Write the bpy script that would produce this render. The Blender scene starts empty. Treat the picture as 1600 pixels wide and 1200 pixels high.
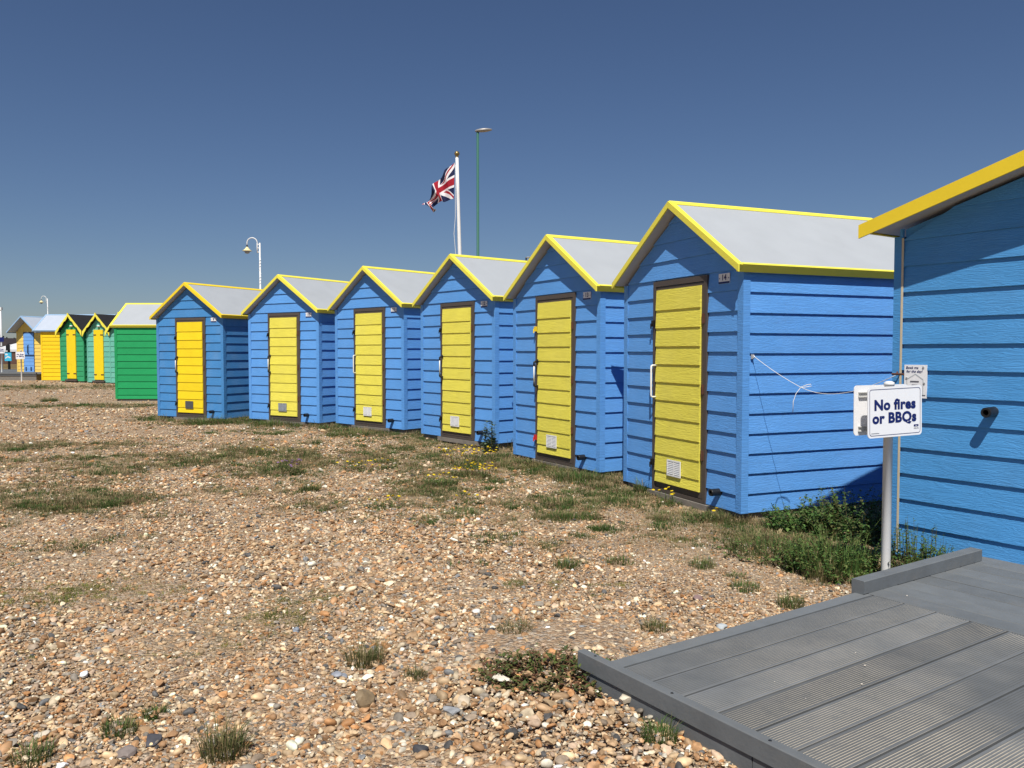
import bpy, math, random
import numpy as np
from mathutils import Vector, Matrix, Euler
random.seed(7); RNG = np.random.default_rng(11)
SC = bpy.context.scene; COL = SC.collection
R = math.radians
# ------------------------------------------------------------------ camera, sky, sun, exposure
F, PITCH, CZ = 1265.7, .0404, 1.35            # focal length in photo pixels, pitch down (rad), eye height
cam = bpy.data.cameras.new('camera'); co = bpy.data.objects.new('camera', cam); COL.objects.link(co)
co.location = (0, 0, CZ); co.rotation_euler = (math.pi/2 - PITCH, 0, 0)
cam.sensor_width = 36; cam.lens = 36*F/1600; cam.clip_start = .05; cam.clip_end = 6000
SC.camera = co
SUN_AZ = math.atan2(-.12, -.993); SUN_EL = R(56)          # azimuth measured from +Y towards +X
world = bpy.data.worlds.new('World'); SC.world = world; world.use_nodes = True
wn = world.node_tree.nodes; wn.clear()
sky = wn.new('ShaderNodeTexSky'); sky.sky_type = 'NISHITA'; sky.sun_disc = False
sky.sun_elevation = SUN_EL; sky.sun_rotation = SUN_AZ
sky.altitude = 0; sky.air_density = 1.0; sky.dust_density = .3; sky.ozone_density = 5.0
bg = wn.new('ShaderNodeBackground'); bg.inputs['Strength'].default_value = .0475
wo = wn.new('ShaderNodeOutputWorld')
tint = wn.new('ShaderNodeVectorMath'); tint.operation = 'MULTIPLY'; tint.inputs[1].default_value = (.97, 1.0, 1.13)
world.node_tree.links.new(sky.outputs[0], tint.inputs[0]); world.node_tree.links.new(tint.outputs[0], bg.inputs['Color']); world.node_tree.links.new(bg.outputs[0], wo.inputs['Surface'])
sl = bpy.data.lights.new('sun', 'SUN'); sl.energy = 4.8; sl.angle = R(.53); sl.color = (1, .95, .87)
so = bpy.data.objects.new('sun', sl); COL.objects.link(so)
sdir = Vector((math.sin(SUN_AZ)*math.cos(SUN_EL), math.cos(SUN_AZ)*math.cos(SUN_EL), math.sin(SUN_EL)))
so.rotation_euler = sdir.to_track_quat('Z', 'Y').to_euler(); so.location = (-5, -10, 20)
SC.view_settings.view_transform = 'Standard'; SC.view_settings.look = 'None'
SC.view_settings.exposure = 0.2; SC.view_settings.gamma = 1.0; SC.view_settings.use_curve_mapping = False

# ------------------------------------------------------------------ helpers
def ray(px, py):
    a = (px-800)/F; b = (600-py)/F; c, s = math.cos(PITCH), math.sin(PITCH)
    return (a, c+b*s, -s+b*c)
def gp(px, py, z=0.0):                         # where a line of sight meets the level z
    r = ray(px, py); t = (z-CZ)/r[2]; return (r[0]*t, r[1]*t)
def at(px, py, d):                             # point at distance d north of the eye
    r = ray(px, py); t = d/r[1]; return Vector((r[0]*t, d, CZ+r[2]*t))
def tag(o, label=None, cat=None, group=None, kind=None):
    if label: o['label'] = label
    if cat: o['category'] = cat
    if group: o['group'] = group
    if kind: o['kind'] = kind
    return o
def empty(name, loc, rz=0):
    o = bpy.data.objects.new(name, None); COL.objects.link(o); o.location = loc; o.rotation_euler = (0, 0, rz)
    o.empty_display_size = .1; return o
def link(name, me, parent=None, loc=(0, 0, 0), rot=(0, 0, 0)):
    o = bpy.data.objects.new(name, me); COL.objects.link(o); o.parent = parent
    o.location = loc; o.rotation_euler = rot; return o
class MB:
    def __init__(s): s.v = []; s.f = []; s.m = []
    def add(s, v, f, m=0):
        n = len(s.v); s.v += [tuple(p) for p in v]; s.f += [tuple(i+n for i in q) for q in f]; s.m += [m]*len(f); return s
    def box(s, x0, x1, y0, y1, z0, z1, m=0):
        return s.add([(x0,y0,z0),(x1,y0,z0),(x1,y1,z0),(x0,y1,z0),(x0,y0,z1),(x1,y0,z1),(x1,y1,z1),(x0,y1,z1)],
              [(3,2,1,0),(4,5,6,7),(0,1,5,4),(1,2,6,5),(2,3,7,6),(3,0,4,7)], m)
    def prism(s, poly, axis, a, b, m=0):       # poly of 2-tuples, extruded along an axis from a to b
        def P(p, t): return {'y': (p[0], t, p[1]), 'x': (t, p[0], p[1]), 'z': (p[0], p[1], t)}[axis]
        n = len(poly); v = [P(p, a) for p in poly]+[P(p, b) for p in poly]
        f = [tuple(range(n))[::-1], tuple(range(n, 2*n))]+[(i, (i+1) % n, n+(i+1) % n, n+i) for i in range(n)]
        return s.add(v, f, m)
    def tube(s, pts, r, k=8, m=0, cap=True):
        pts = [Vector(p) for p in pts]; rs = r if isinstance(r, (list, tuple)) else [r]*len(pts)
        v = []; up = None
        for i, p in enumerate(pts):
            t = (pts[min(i+1, len(pts)-1)]-pts[max(i-1, 0)]).normalized()
            if up is None: up = Vector((0, 0, 1)) if abs(t.z) < .9 else Vector((1, 0, 0))
            a = t.cross(up).normalized(); b = a.cross(t).normalized(); up = b
            v += [p+(a*math.cos(2*math.pi*j/k)+b*math.sin(2*math.pi*j/k))*rs[i] for j in range(k)]
        f = [(i*k+j, i*k+(j+1) % k, (i+1)*k+(j+1) % k, (i+1)*k+j) for i in range(len(pts)-1) for j in range(k)]
        if cap: f += [tuple(range(k))[::-1], tuple(range((len(pts)-1)*k, len(pts)*k))]
        return s.add(v, f, m)
    def lathe(s, prof, k=20, c=(0, 0, 0), m=0):
        v = [(c[0]+r*math.cos(2*math.pi*j/k), c[1]+r*math.sin(2*math.pi*j/k), c[2]+z) for r, z in prof for j in range(k)]
        f = [(i*k+j, i*k+(j+1) % k, (i+1)*k+(j+1) % k, (i+1)*k+j) for i in range(len(prof)-1) for j in range(k)]
        return s.add(v, f, m)
    def mesh(s, name, mats, smooth=False, fix=True):
        me = bpy.data.meshes.new(name); me.from_pydata(s.v, [], s.f)
        for m in (mats if isinstance(mats, (list, tuple)) else [mats]): me.materials.append(m)
        me.polygons.foreach_set('material_index', s.m)
        if fix:
            import bmesh
            b = bmesh.new(); b.from_mesh(me); bmesh.ops.recalc_face_normals(b, faces=b.faces[:]); b.to_mesh(me); b.free()
        if smooth: me.polygons.foreach_set('use_smooth', [True]*len(me.polygons))
        me.update(); return me
CACHE = {}
def cached(key, make):
    if key not in CACHE: CACHE[key] = make()
    return CACHE[key]

# ------------------------------------------------------------------ materials
def mat(name, rgb, rough=.6, vary=.06, scale=6, bump=0, bscale=40, metal=0, spec=.35, grain=0, rnd=.04, dirt=None, streak=0):
    m = bpy.data.materials.new(name); m.use_nodes = True; N = m.node_tree.nodes; L = m.node_tree.links
    p = N['Principled BSDF']; p.inputs['Roughness'].default_value = rough; p.inputs['Metallic'].default_value = metal
    p.inputs['Specular IOR Level'].default_value = spec
    tc = N.new('ShaderNodeTexCoord'); oi = N.new('ShaderNodeObjectInfo')
    off = N.new('ShaderNodeVectorMath'); off.operation = 'MULTIPLY_ADD'
    off.inputs[1].default_value = (1, 1, 1)
    cmb = N.new('ShaderNodeMath'); cmb.operation = 'MULTIPLY'; cmb.inputs[1].default_value = 37.0
    L.new(oi.outputs['Random'], cmb.inputs[0]); L.new(tc.outputs['Object'], off.inputs[0]); L.new(cmb.outputs[0], off.inputs[2])
    nz = N.new('ShaderNodeTexNoise'); nz.inputs['Scale'].default_value = scale; nz.inputs['Detail'].default_value = 6
    L.new(off.outputs[0], nz.inputs['Vector'])
    # brightness = 1 + vary*(noise-.5)*2 + rnd*(random-.5)*2
    mr = N.new('ShaderNodeMapRange'); mr.inputs[3].default_value = 1-vary*1.6; mr.inputs[4].default_value = 1+vary*1.6
    L.new(nz.outputs['Fac'], mr.inputs[0])
    m2 = N.new('ShaderNodeMapRange'); m2.inputs[3].default_value = 1-rnd; m2.inputs[4].default_value = 1+rnd
    L.new(oi.outputs['Random'], m2.inputs[0])
    mu = N.new('ShaderNodeMath'); mu.operation = 'MULTIPLY'; L.new(mr.outputs[0], mu.inputs[0]); L.new(m2.outputs[0], mu.inputs[1])
    vm = N.new('ShaderNodeVectorMath'); vm.operation = 'SCALE'; vm.inputs[0].default_value = rgb; L.new(mu.outputs[0], vm.inputs['Scale'])
    cout = vm.outputs[0]
    if streak:                                  # bleached patches in old paint
        n3 = N.new('ShaderNodeTexNoise'); n3.inputs['Scale'].default_value = 2.2; n3.inputs['Detail'].default_value = 3
        sc3 = N.new('ShaderNodeVectorMath'); sc3.operation = 'MULTIPLY'; sc3.inputs[1].default_value = (1.3, 1, .9)
        L.new(off.outputs[0], sc3.inputs[0]); L.new(sc3.outputs[0], n3.inputs['Vector'])
        r3 = N.new('ShaderNodeMapRange'); r3.inputs[1].default_value = .45; r3.inputs[2].default_value = .75; r3.inputs[4].default_value = streak
        L.new(n3.outputs['Fac'], r3.inputs[0])
        mx = N.new('ShaderNodeMix'); mx.data_type = 'RGBA'; L.new(r3.outputs[0], mx.inputs[0]); L.new(cout, mx.inputs[6])
        mx.inputs[7].default_value = (*[min(1, c*.75+.16) for c in rgb], 1); cout = mx.outputs[2]
    if dirt:
        n4 = N.new('ShaderNodeTexNoise'); n4.inputs['Scale'].default_value = dirt[1]; n4.inputs['Detail'].default_value = 8; n4.inputs['Roughness'].default_value = .7
        L.new(off.outputs[0], n4.inputs['Vector'])
        r4 = N.new('ShaderNodeMapRange'); r4.inputs[1].default_value = .55; r4.inputs[2].default_value = .75; r4.inputs[4].default_value = dirt[2]
        L.new(n4.outputs['Fac'], r4.inputs[0])
        mx = N.new('ShaderNodeMix'); mx.data_type = 'RGBA'; L.new(r4.outputs[0], mx.inputs[0]); L.new(cout, mx.inputs[6]); mx.inputs[7].default_value = (*dirt[0], 1); cout = mx.outputs[2]
    L.new(cout, p.inputs['Base Color'])
    h = None
    if grain:                                   # embossed timber grain of the cladding, running along each board
        st = N.new('ShaderNodeVectorMath'); st.operation = 'MULTIPLY'; st.inputs[1].default_value = (3.2, 1, 34)
        L.new(off.outputs[0], st.inputs[0])
        g = N.new('ShaderNodeTexNoise'); g.inputs['Scale'].default_value = 1.0; g.inputs['Detail'].default_value = 3; g.inputs['Distortion'].default_value = 1.6
        L.new(st.outputs[0], g.inputs['Vector'])
        pp = N.new('ShaderNodeMath'); pp.operation = 'PINGPONG'; pp.inputs[1].default_value = .09; L.new(g.outputs['Fac'], pp.inputs[0])
        dv = N.new('ShaderNodeMath'); dv.operation = 'DIVIDE'; dv.inputs[1].default_value = .09; L.new(pp.outputs[0], dv.inputs[0])
        b = N.new('ShaderNodeBump'); b.inputs['Strength'].default_value = grain; b.inputs['Distance'].default_value = .0022
        L.new(dv.outputs[0], b.inputs['Height']); L.new(b.outputs[0], p.inputs['Normal'])
    elif bump:
        n2 = N.new('ShaderNodeTexNoise'); n2.inputs['Scale'].default_value = bscale; n2.inputs['Detail'].default_value = 5
        L.new(off.outputs[0], n2.inputs['Vector'])
        b = N.new('ShaderNodeBump'); b.inputs['Strength'].default_value = bump; b.inputs['Distance'].default_value = .01
        L.new(n2.outputs['Fac'], b.inputs['Height']); L.new(b.outputs[0], p.inputs['Normal'])
    return m
M = dict(
 blue=mat('blue_paint', (.112, .33, .735), .5, .06, 5, grain=.6, streak=.08),
 blue_old=mat('older_blue_paint', (.060, .235, .52), .5, .07, 5, grain=.55, streak=.22),
 blue_deep=mat('deep_blue_paint', (.072, .285, .60), .5, .07, 5, grain=.6, streak=.08),
 yellow=mat('pale_yellow_paint', (.82, .73, .10), .5, .06, 6, grain=.75, streak=.12),
 yellow_old=mat('golden_yellow_paint', (.86, .635, .015), .5, .06, 6, grain=.4),
 trim=mat('yellow_trim', (.86, .76, .085), .45, .04, 8, bump=.05),
 trim_gold=mat('golden_trim', (.84, .62, .03), .45, .04, 8, bump=.05),
 roof=mat('pale_grey_roof', (.375, .40, .425), .6, .05, 3, bump=.08, bscale=120, dirt=((.33, .345, .36), 2.5, .4)),
 soffit=mat('soffit_board', (.50, .485, .46), .7, .05),
 frame=mat('brown_grey_frame', (.085, .068, .058), .5, .08, 12),
 timber=mat('weathered_timber', (.20, .18, .155), .85, .2, 14, bump=.3, bscale=60),
 black=mat('black_plastic', (.012, .012, .013), .4, .05),
 white=mat('white_paint', (.78, .78, .77), .4, .04),
 white_rope=mat('white_cord', (.75, .74, .70), .8, .08, 60),
 grey_vent=mat('grey_vent', (.10, .10, .105), .5, .08), pale_vent=mat('weathered_vent', (.30, .33, .36), .5, .25, 20),
 rust=mat('rusty_steel', (.10, .045, .03), .7, .2, 30), red=mat('red_plastic', (.55, .03, .03), .4),
 beige=mat('beige_sealant', (.55, .47, .33), .6, .08, 20),
 navy=mat('navy_print', (.008, .016, .12), .5, .02), print_grey=mat('grey_print', (.12, .12, .14), .5, .02), print_pale=mat('pale_print', (.52, .56, .58), .5, .02),
 sign=mat('sign_face', (.84, .84, .85), .35, .02), sign_back=mat('sign_back', (.55, .55, .53), .5, .06),
 post=mat('grey_post', (.70, .71, .71), .4, .05), alu=mat('aluminium', (.55, .56, .57), .35, .05, metal=.6),
 green=mat('green_paint', (.012, .30, .095), .5, .06, 5, grain=.4), green_pale=mat('pale_green_paint', (.13, .44, .34), .55, .1, 5, grain=.3, streak=.3),
 green_mid=mat('mid_green_paint', (.035, .31, .13), .55, .1, 5, grain=.3),
 felt=mat('black_roof_felt', (.018, .018, .02), .85, .2, 8, bump=.2, bscale=200),
 yellow_far=mat('butter_yellow_paint', (.84, .58, .13), .5, .05, 5, grain=.3), yellow_side=mat('bright_yellow_paint', (.86, .58, .01), .5, .05, 5, grain=.3),
 blue_door=mat('light_blue_paint', (.16, .36, .74), .5, .06, 5, grain=.3), blue_trim=mat('light_blue_trim', (.30, .46, .66), .5, .05), navy_trim=mat('dark_blue_trim', (.03, .06, .13), .5, .05),
 roof_blue=mat('blue_grey_roof', (.42, .47, .55), .6, .05, 3),
 gold=mat('gilt_ball', (.30, .22, .09), .35, .1, metal=.7), green_post=mat('dark_green_post', (.035, .12, .09), .45, .06),
 lamp_grey=mat('lamp_housing', (.32, .31, .30), .4, .06, metal=.3), lamp_yellow=mat('cream_lampshade', (.72, .64, .36), .4, .05),
 glass=mat('lamp_bowl', (.30, .32, .33), .15, .03),
 flag_r=mat('flag_red', (.33, .008, .022), .8, .05), flag_w=mat('flag_white', (.76, .74, .75), .8, .04), flag_b=mat('flag_blue', (.007, .012, .06), .8, .05),
 brick=mat('brown_brick', (.11, .06, .045), .85, .25, 3), slate=mat('dark_roof_tiles', (.05, .038, .04), .8, .2, 3), canvas=mat('white_canvas', (.62, .64, .66), .8, .04),
 cyan=mat('light_blue_panel', (.05, .47, .72), .5, .12, 4),
 leafdark=mat('far_tree_leaves', (.028, .045, .022), .8, .3, 1),
)
def veg_mat(name, tint=(1, 1, 1), inst=False, trans=.25):
    m = bpy.data.materials.new(name); m.use_nodes = True; N = m.node_tree.nodes; L = m.node_tree.links
    p = N['Principled BSDF']; p.inputs['Roughness'].default_value = .6; p.inputs['Specular IOR Level'].default_value = .25
    a = N.new('ShaderNodeAttribute'); a.attribute_name = 'col'; a.attribute_type = 'INSTANCER' if inst else 'GEOMETRY'
    L.new(a.outputs['Color'], p.inputs['Base Color'])
    t = N.new('ShaderNodeBsdfTranslucent'); L.new(a.outputs['Color'], t.inputs['Color'])
    mx = N.new('ShaderNodeMixShader'); mx.inputs[0].default_value = trans
    L.new(p.outputs[0], mx.inputs[1]); L.new(t.outputs[0], mx.inputs[2]); L.new(mx.outputs[0], N['Material Output'].inputs['Surface'])
    return m
M['leaf'] = veg_mat('leaf'); M['grass_i'] = veg_mat('grass_blades', inst=True)
def stone_mat(name, inst):
    m = bpy.data.materials.new(name); m.use_nodes = True; N = m.node_tree.nodes; L = m.node_tree.links
    p = N['Principled BSDF']; p.inputs['Roughness'].default_value = .62; p.inputs['Specular IOR Level'].default_value = .35
    a = N.new('ShaderNodeAttribute'); a.attribute_name = 'col'; a.attribute_type = 'INSTANCER' if inst else 'GEOMETRY'
    tc = N.new('ShaderNodeTexCoord'); nz = N.new('ShaderNodeTexNoise'); nz.inputs['Scale'].default_value = 2.2 if inst else 22; nz.inputs['Detail'].default_value = 5
    if inst:
        oi = N.new('ShaderNodeObjectInfo'); ad = N.new('ShaderNodeVectorMath'); ad.operation = 'ADD'
        mm = N.new('ShaderNodeMath'); mm.operation = 'MULTIPLY'; mm.inputs[1].default_value = 50; L.new(oi.outputs['Random'], mm.inputs[0])
        L.new(tc.outputs['Object'], ad.inputs[0]); L.new(mm.outputs[0], ad.inputs[1]); L.new(ad.outputs[0], nz.inputs['Vector'])
    else: L.new(tc.outputs['Object'], nz.inputs['Vector'])
    mr = N.new('ShaderNodeMapRange'); mr.inputs[1].default_value = .25; mr.inputs[2].default_value = .75; mr.inputs[3].default_value = .6; mr.inputs[4].default_value = 1.3
    L.new(nz.outputs['Fac'], mr.inputs[0])
    vm = N.new('ShaderNodeVectorMath'); vm.operation = 'SCALE'; L.new(a.outputs['Color'], vm.inputs[0]); L.new(mr.outputs[0], vm.inputs['Scale'])
    L.new(vm.outputs[0], p.inputs['Base Color'])
    return m
M['pebble_i'] = stone_mat('pebbles', True); M['stone'] = stone_mat('stone', False)

# ------------------------------------------------------------------ positions of the huts
HW = 1.83
HUTS = {9: (-7.2838, 16.6877, -26.71, .0228), 10: (-5.0153, 15.5211, -32.09, .06), 11: (-3.1006, 14.3419, -42.23, .0796),
        12: (-1.3945, 12.6346, -50.51, .0668), 13: (.0421, 10.4354, -59.6, .0229), 14: (1.1748, 8.3079, -67.04, .0155)}
C15 = (2.5764, 5.35); A15 = R(-56.0)
def local(x, y, ox, oy, a):                    # world -> (along front, inward)
    c, s = math.cos(a), math.sin(a); dx, dy = x-ox, y-oy
    return c*dx+s*dy, -s*dx+c*dy
def hz(x, y):                                  # lie of the land
    x = np.asarray(x, float); y = np.asarray(y, float)
    z = -.04+.05*np.exp(-((x+3.2)**2+(y-14)**2)/14)
    t = np.clip((y-20)/16, 0, 1); z = z+.17*t*t*(3-2*t)
    l, b = local(x, y, C15[0], C15[1], A15); z = z+.065*np.exp(-((b+3.25)/.42)**2)/(1+np.exp(-(l-.15)/.12))
    z = z+.012*np.sin(x*1.3+.7*y)*np.sin(y*.9-.4*x)+.006*np.sin(3.1*x+1)*np.sin(2.7*y)
    return z
def vnoise(x, y, f, seed):
    x = np.asarray(x)*f; y = np.asarray(y)*f
    g = np.random.default_rng(seed).random((256, 256)); xi = np.floor(x).astype(int); yi = np.floor(y).astype(int)
    tx = x-xi; ty = y-yi; tx = tx*tx*(3-2*tx); ty = ty*ty*(3-2*ty)
    G = lambda a, b: g[a % 256, b % 256]
    return (G(xi, yi)*(1-tx)+G(xi+1, yi)*tx)*(1-ty)+(G(xi, yi+1)*(1-tx)+G(xi+1, yi+1)*tx)*ty
BLOBS = []                                     # (x, y, rx, ry, weight): where the thin turf has taken hold
for px, py, rx, ry, w in [(60, 770, 1.5, 1.3, 1.0), (250, 715, 2.6, 1.5, .8), (480, 720, 1.8, 1.4, .7), (650, 760, 1.6, 1.2, .65), (720, 700, 1.2, 1.3, .9), (330, 662, 1.6, .6, 1.),
    (110, 632, 2.4, .8, .8), (90, 608, 3, 1.2, .9), (40, 850, .8, .5, .6), (860, 790, 1.1, 1.0, .6), (1150, 815, .8, .5, .8), (1000, 790, .6, .6, .55), (1330, 860, .6, .7, 1.), (420, 960, .45, .3, .75), (130, 920, .5, .4, .6), (300, 1000, .5, .25, .6), (60, 1010, .35, .3, .6), (200, 985, .5, .2, .55), (470, 920, .4, .3, .5), (790, 745, 1.0, .8, .7), (900, 840, .8, .5, .5), (1060, 850, .7, .4, .5), (30, 700, 2, 1, .6)]:
    x, y = gp(px, py); BLOBS.append((x, y, rx, ry, w))
def fleck(x, y): return .7*vnoise(x, y, 4.2, 31)+.3*vnoise(x, y, 11, 32)
def veg(x, y):
    v = np.zeros_like(x)
    for bx, by, rx, ry, w in BLOBS: v = np.maximum(v, w*np.exp(-(((x-bx)/rx)**2+((y-by)/ry)**2)))
    for k, (ox, oy, a, z0) in HUTS.items():
        l, b = local(x, y, ox, oy, R(a)); dl = np.maximum(0, np.maximum(-l-.3, l-HW-.5))
        v = np.maximum(v, .85*np.exp(-(dl/.5)**2)*np.where(b < .6, np.exp(-(np.minimum(b, 0)/1.0)**2), 1))
    n = .4*vnoise(x, y, 1.1, 3)+.35*vnoise(x, y, 3.3, 4)+.25*vnoise(x, y, 9.0, 5)
    fw = np.zeros_like(x)                      # scattered green cushions a few strides out from the fronts
    for k, (ox, oy, a, z0) in HUTS.items():
        if k < 11: continue
        l, b = local(x, y, ox, oy, R(a)); dl = np.maximum(0, np.maximum(-l, l-HW-1.0)); fw = np.maximum(fw, np.exp(-(dl/1.0)**2-((b+1.5)/1.3)**2))
    fl = np.clip((fleck(x, y)-.66)*7, 0, 1)*fw
    return np.maximum(np.clip(v*1.0+(n-.55)*1.9, 0, 1)*np.clip(v*4+.12, 0, 1), fl*.95)

# ------------------------------------------------------------------ ground
def build_ground():
    def axis(n, near, far):
        t = np.linspace(-1, 1, n); return np.sinh(t*6.5)/np.sinh(6.5)*far+t*near
    xs = axis(241, 26, 2500); ys = axis(241, 30, 2500)+14
    X, Y = np.meshgrid(xs, ys); Z = hz(X, Y)
    n = len(xs); v = np.stack([X, Y, Z], -1).reshape(-1, 3)
    i = np.arange(n*n).reshape(n, n); f = np.stack([i[:-1, :-1], i[:-1, 1:], i[1:, 1:], i[1:, :-1]], -1).reshape(-1, 4)
    me = bpy.data.meshes.new('ground'); me.from_pydata(v.tolist(), [], f.tolist())
    at_ = me.attributes.new('turf', 'FLOAT', 'POINT'); at_.data.foreach_set('value', veg(X.ravel(), Y.ravel()).astype('f'))
    me.polygons.foreach_set('use_smooth', [True]*len(f))
    m = bpy.data.materials.new('shingle'); m.use_nodes = True; N = m.node_tree.nodes; L = m.node_tree.links; p = N['Principled BSDF']
    p.inputs['Roughness'].default_value = .85; p.inputs['Specular IOR Level'].default_value = .2
    tc = N.new('ShaderNodeTexCoord')
    def vor(scale):
        q = N.new('ShaderNodeTexVoronoi'); q.inputs['Scale'].default_value = scale; L.new(tc.outputs['Object'], q.inputs['Vector']); return q
    v1 = vor(50); v2 = vor(120)
    sep = N.new('ShaderNodeSeparateColor'); L.new(v1.outputs['Color'], sep.inputs[0])
    rp = N.new('ShaderNodeValToRGB'); e = rp.color_ramp; e.interpolation = 'CONSTANT'
    cols = [(0, (.33, .21, .12)), (.2, (.42, .29, .18)), (.38, (.26, .15, .08)), (.5, (.52, .42, .30)), (.66, (.17, .15, .14)), (.74, (.40, .25, .14)), (.86, (.60, .52, .42)), (.95, (.07, .065, .065))]
    while len(e.elements) < len(cols): e.elements.new(.5)
    for el, (ps, c) in zip(e.elements, cols): el.position = ps; el.color = (*c, 1)
    L.new(sep.outputs[0], rp.inputs[0])
    sep2 = N.new('ShaderNodeSeparateColor'); L.new(v2.outputs['Color'], sep2.inputs[0])
    rp2 = N.new('ShaderNodeValToRGB'); e = rp2.color_ramp; e.elements[0].color = (.28, .19, .12, 1); e.elements[1].color = (.50, .39, .27, 1)
    L.new(sep2.outputs[1], rp2.inputs[0])
    mx = N.new('ShaderNodeMix'); mx.data_type = 'RGBA'; mx.inputs[0].default_value = .45
    L.new(rp.outputs[0], mx.inputs[6]); L.new(rp2.outputs[0], mx.inputs[7])
    # thin dry turf over the stones
    ta = N.new('ShaderNodeAttribute'); ta.attribute_name = 'turf'
    nz = N.new('ShaderNodeTexNoise'); nz.inputs['Scale'].default_value = 9; nz.inputs['Detail'].default_value = 8; L.new(tc.outputs['Object'], nz.inputs['Vector'])
    rp3 = N.new('ShaderNodeValToRGB'); e = rp3.color_ramp; e.elements[0].position = .3; e.elements[0].color = (.20, .165, .08, 1); e.elements[1].position = .7; e.elements[1].color = (.36, .27, .17, 1)
    L.new(nz.outputs['Fac'], rp3.inputs[0])
    tm = N.new('ShaderNodeMath'); tm.operation = 'MULTIPLY'; tm.inputs[1].default_value = .7; L.new(ta.outputs['Fac'], tm.inputs[0])
    mx2 = N.new('ShaderNodeMix'); mx2.data_type = 'RGBA'; L.new(tm.outputs[0], mx2.inputs[0]); L.new(mx.outputs[2], mx2.inputs[6]); L.new(rp3.outputs[0], mx2.inputs[7])
    # far fields of dry grass and shingle
    sx = N.new('ShaderNodeSeparateXYZ'); L.new(tc.outputs['Object'], sx.inputs[0])
    fr = N.new('ShaderNodeMapRange'); fr.inputs[1].default_value = 38; fr.inputs[2].default_value = 46; L.new(sx.outputs['Y'], fr.inputs[0])
    n5 = N.new('ShaderNodeTexNoise'); n5.inputs['Scale'].default_value = .25; n5.inputs['Detail'].default_value = 6; L.new(tc.outputs['Object'], n5.inputs['Vector'])
    rp5 = N.new('ShaderNodeValToRGB'); e = rp5.color_ramp; e.elements[0].position = .35; e.elements[0].color = (.12, .10, .035, 1); e.elements[1].position = .65; e.elements[1].color = (.26, .18, .09, 1)
    L.new(n5.outputs['Fac'], rp5.inputs[0])
    mx3 = N.new('ShaderNodeMix'); mx3.data_type = 'RGBA'; L.new(fr.outputs[0], mx3.inputs[0]); L.new(mx2.outputs[2], mx3.inputs[6]); L.new(rp5.outputs[0], mx3.inputs[7])
    L.new(mx3.outputs[2], p.inputs['Base Color'])
    b = N.new('ShaderNodeBump'); b.inputs['Strength'].default_value = .9; b.inputs['Distance'].default_value = .02; b.invert = True
    L.new(v1.outputs['Distance'], b.inputs['Height'])
    b2 = N.new('ShaderNodeBump'); b2.inputs['Strength'].default_value = .6; b2.inputs['Distance'].default_value = .008; b2.invert = True
    L.new(v2.outputs['Distance'], b2.inputs['Height']); L.new(b.outputs[0], b2.inputs['Normal']); L.new(b2.outputs[0], p.inputs['Normal'])
    me.materials.append(m); tag(link('ground', me), kind='structure')
build_ground()

# ------------------------------------------------------------------ huts
def board_mesh(xb0, xb1, xt0, xt1, h, pb, pt, m):
    key = ('board', round(xb0, 3), round(xb1, 3), round(xt0, 3), round(xt1, 3), round(h, 3), pb, pt, m)
    def make():
        c = .0025; b = MB(); e = .5
        prof = [(-pb+c, 0), (-pb, c), (-pt, h), (.0, h), (.0, 0)]
        v = []
        for y, z in prof: v.append((xb0+(xt0-xb0)*z/h, y, z))
        for y, z in prof: v.append((xb1+(xt1-xb1)*z/h, y, z))
        n = 5
        b.add(v, [(4, 3, 2, 1, 0), (5, 6, 7, 8, 9)]+[(i, i+1, n+i+1, n+i) for i in range(3)]+[(4, 0, n, n+4)])
        return b.mesh('board', M[m])
    return cached(key, make)
def put_board(par, x, y, z, xb0, xb1, xt0, xt1, h, m, rz=0, pb=.021, pt=.006):
    me = board_mesh(xb0, xb1, xt0, xt1, h, pb, pt, m)
    return link('board', me, par, (x, y, z), (random.uniform(-.0015, .0015), random.uniform(-.0007, .0007), rz))
def txt_mesh(body, size, m, bold=.0, shear=0, align='CENTER', sx=1.0):
    cu = bpy.data.curves.new('lettering', 'FONT'); cu.body = body; cu.size = size; cu.offset = bold; cu.shear = shear
    cu.align_x = align; cu.align_y = 'CENTER'; cu.space_character = 1.0+bold/size*1.2; cu.resolution_u = 3
    o = bpy.data.objects.new('lettering', cu); COL.objects.link(o)
    bpy.context.view_layer.update()
    me = bpy.data.meshes.new_from_object(o.evaluated_get(bpy.context.evaluated_depsgraph_get()))
    bpy.data.objects.remove(o); me.materials.clear(); me.materials.append(m)
    if sx != 1: me.transform(Matrix.Diagonal((sx, 1, 1, 1)))
    return me
FRONT = (math.pi/2, 0, 0)                      # lettering that faces local -y
def tip_height(Hr, slope, W, os_): return Hr-slope*(W/2+os_)
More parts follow.
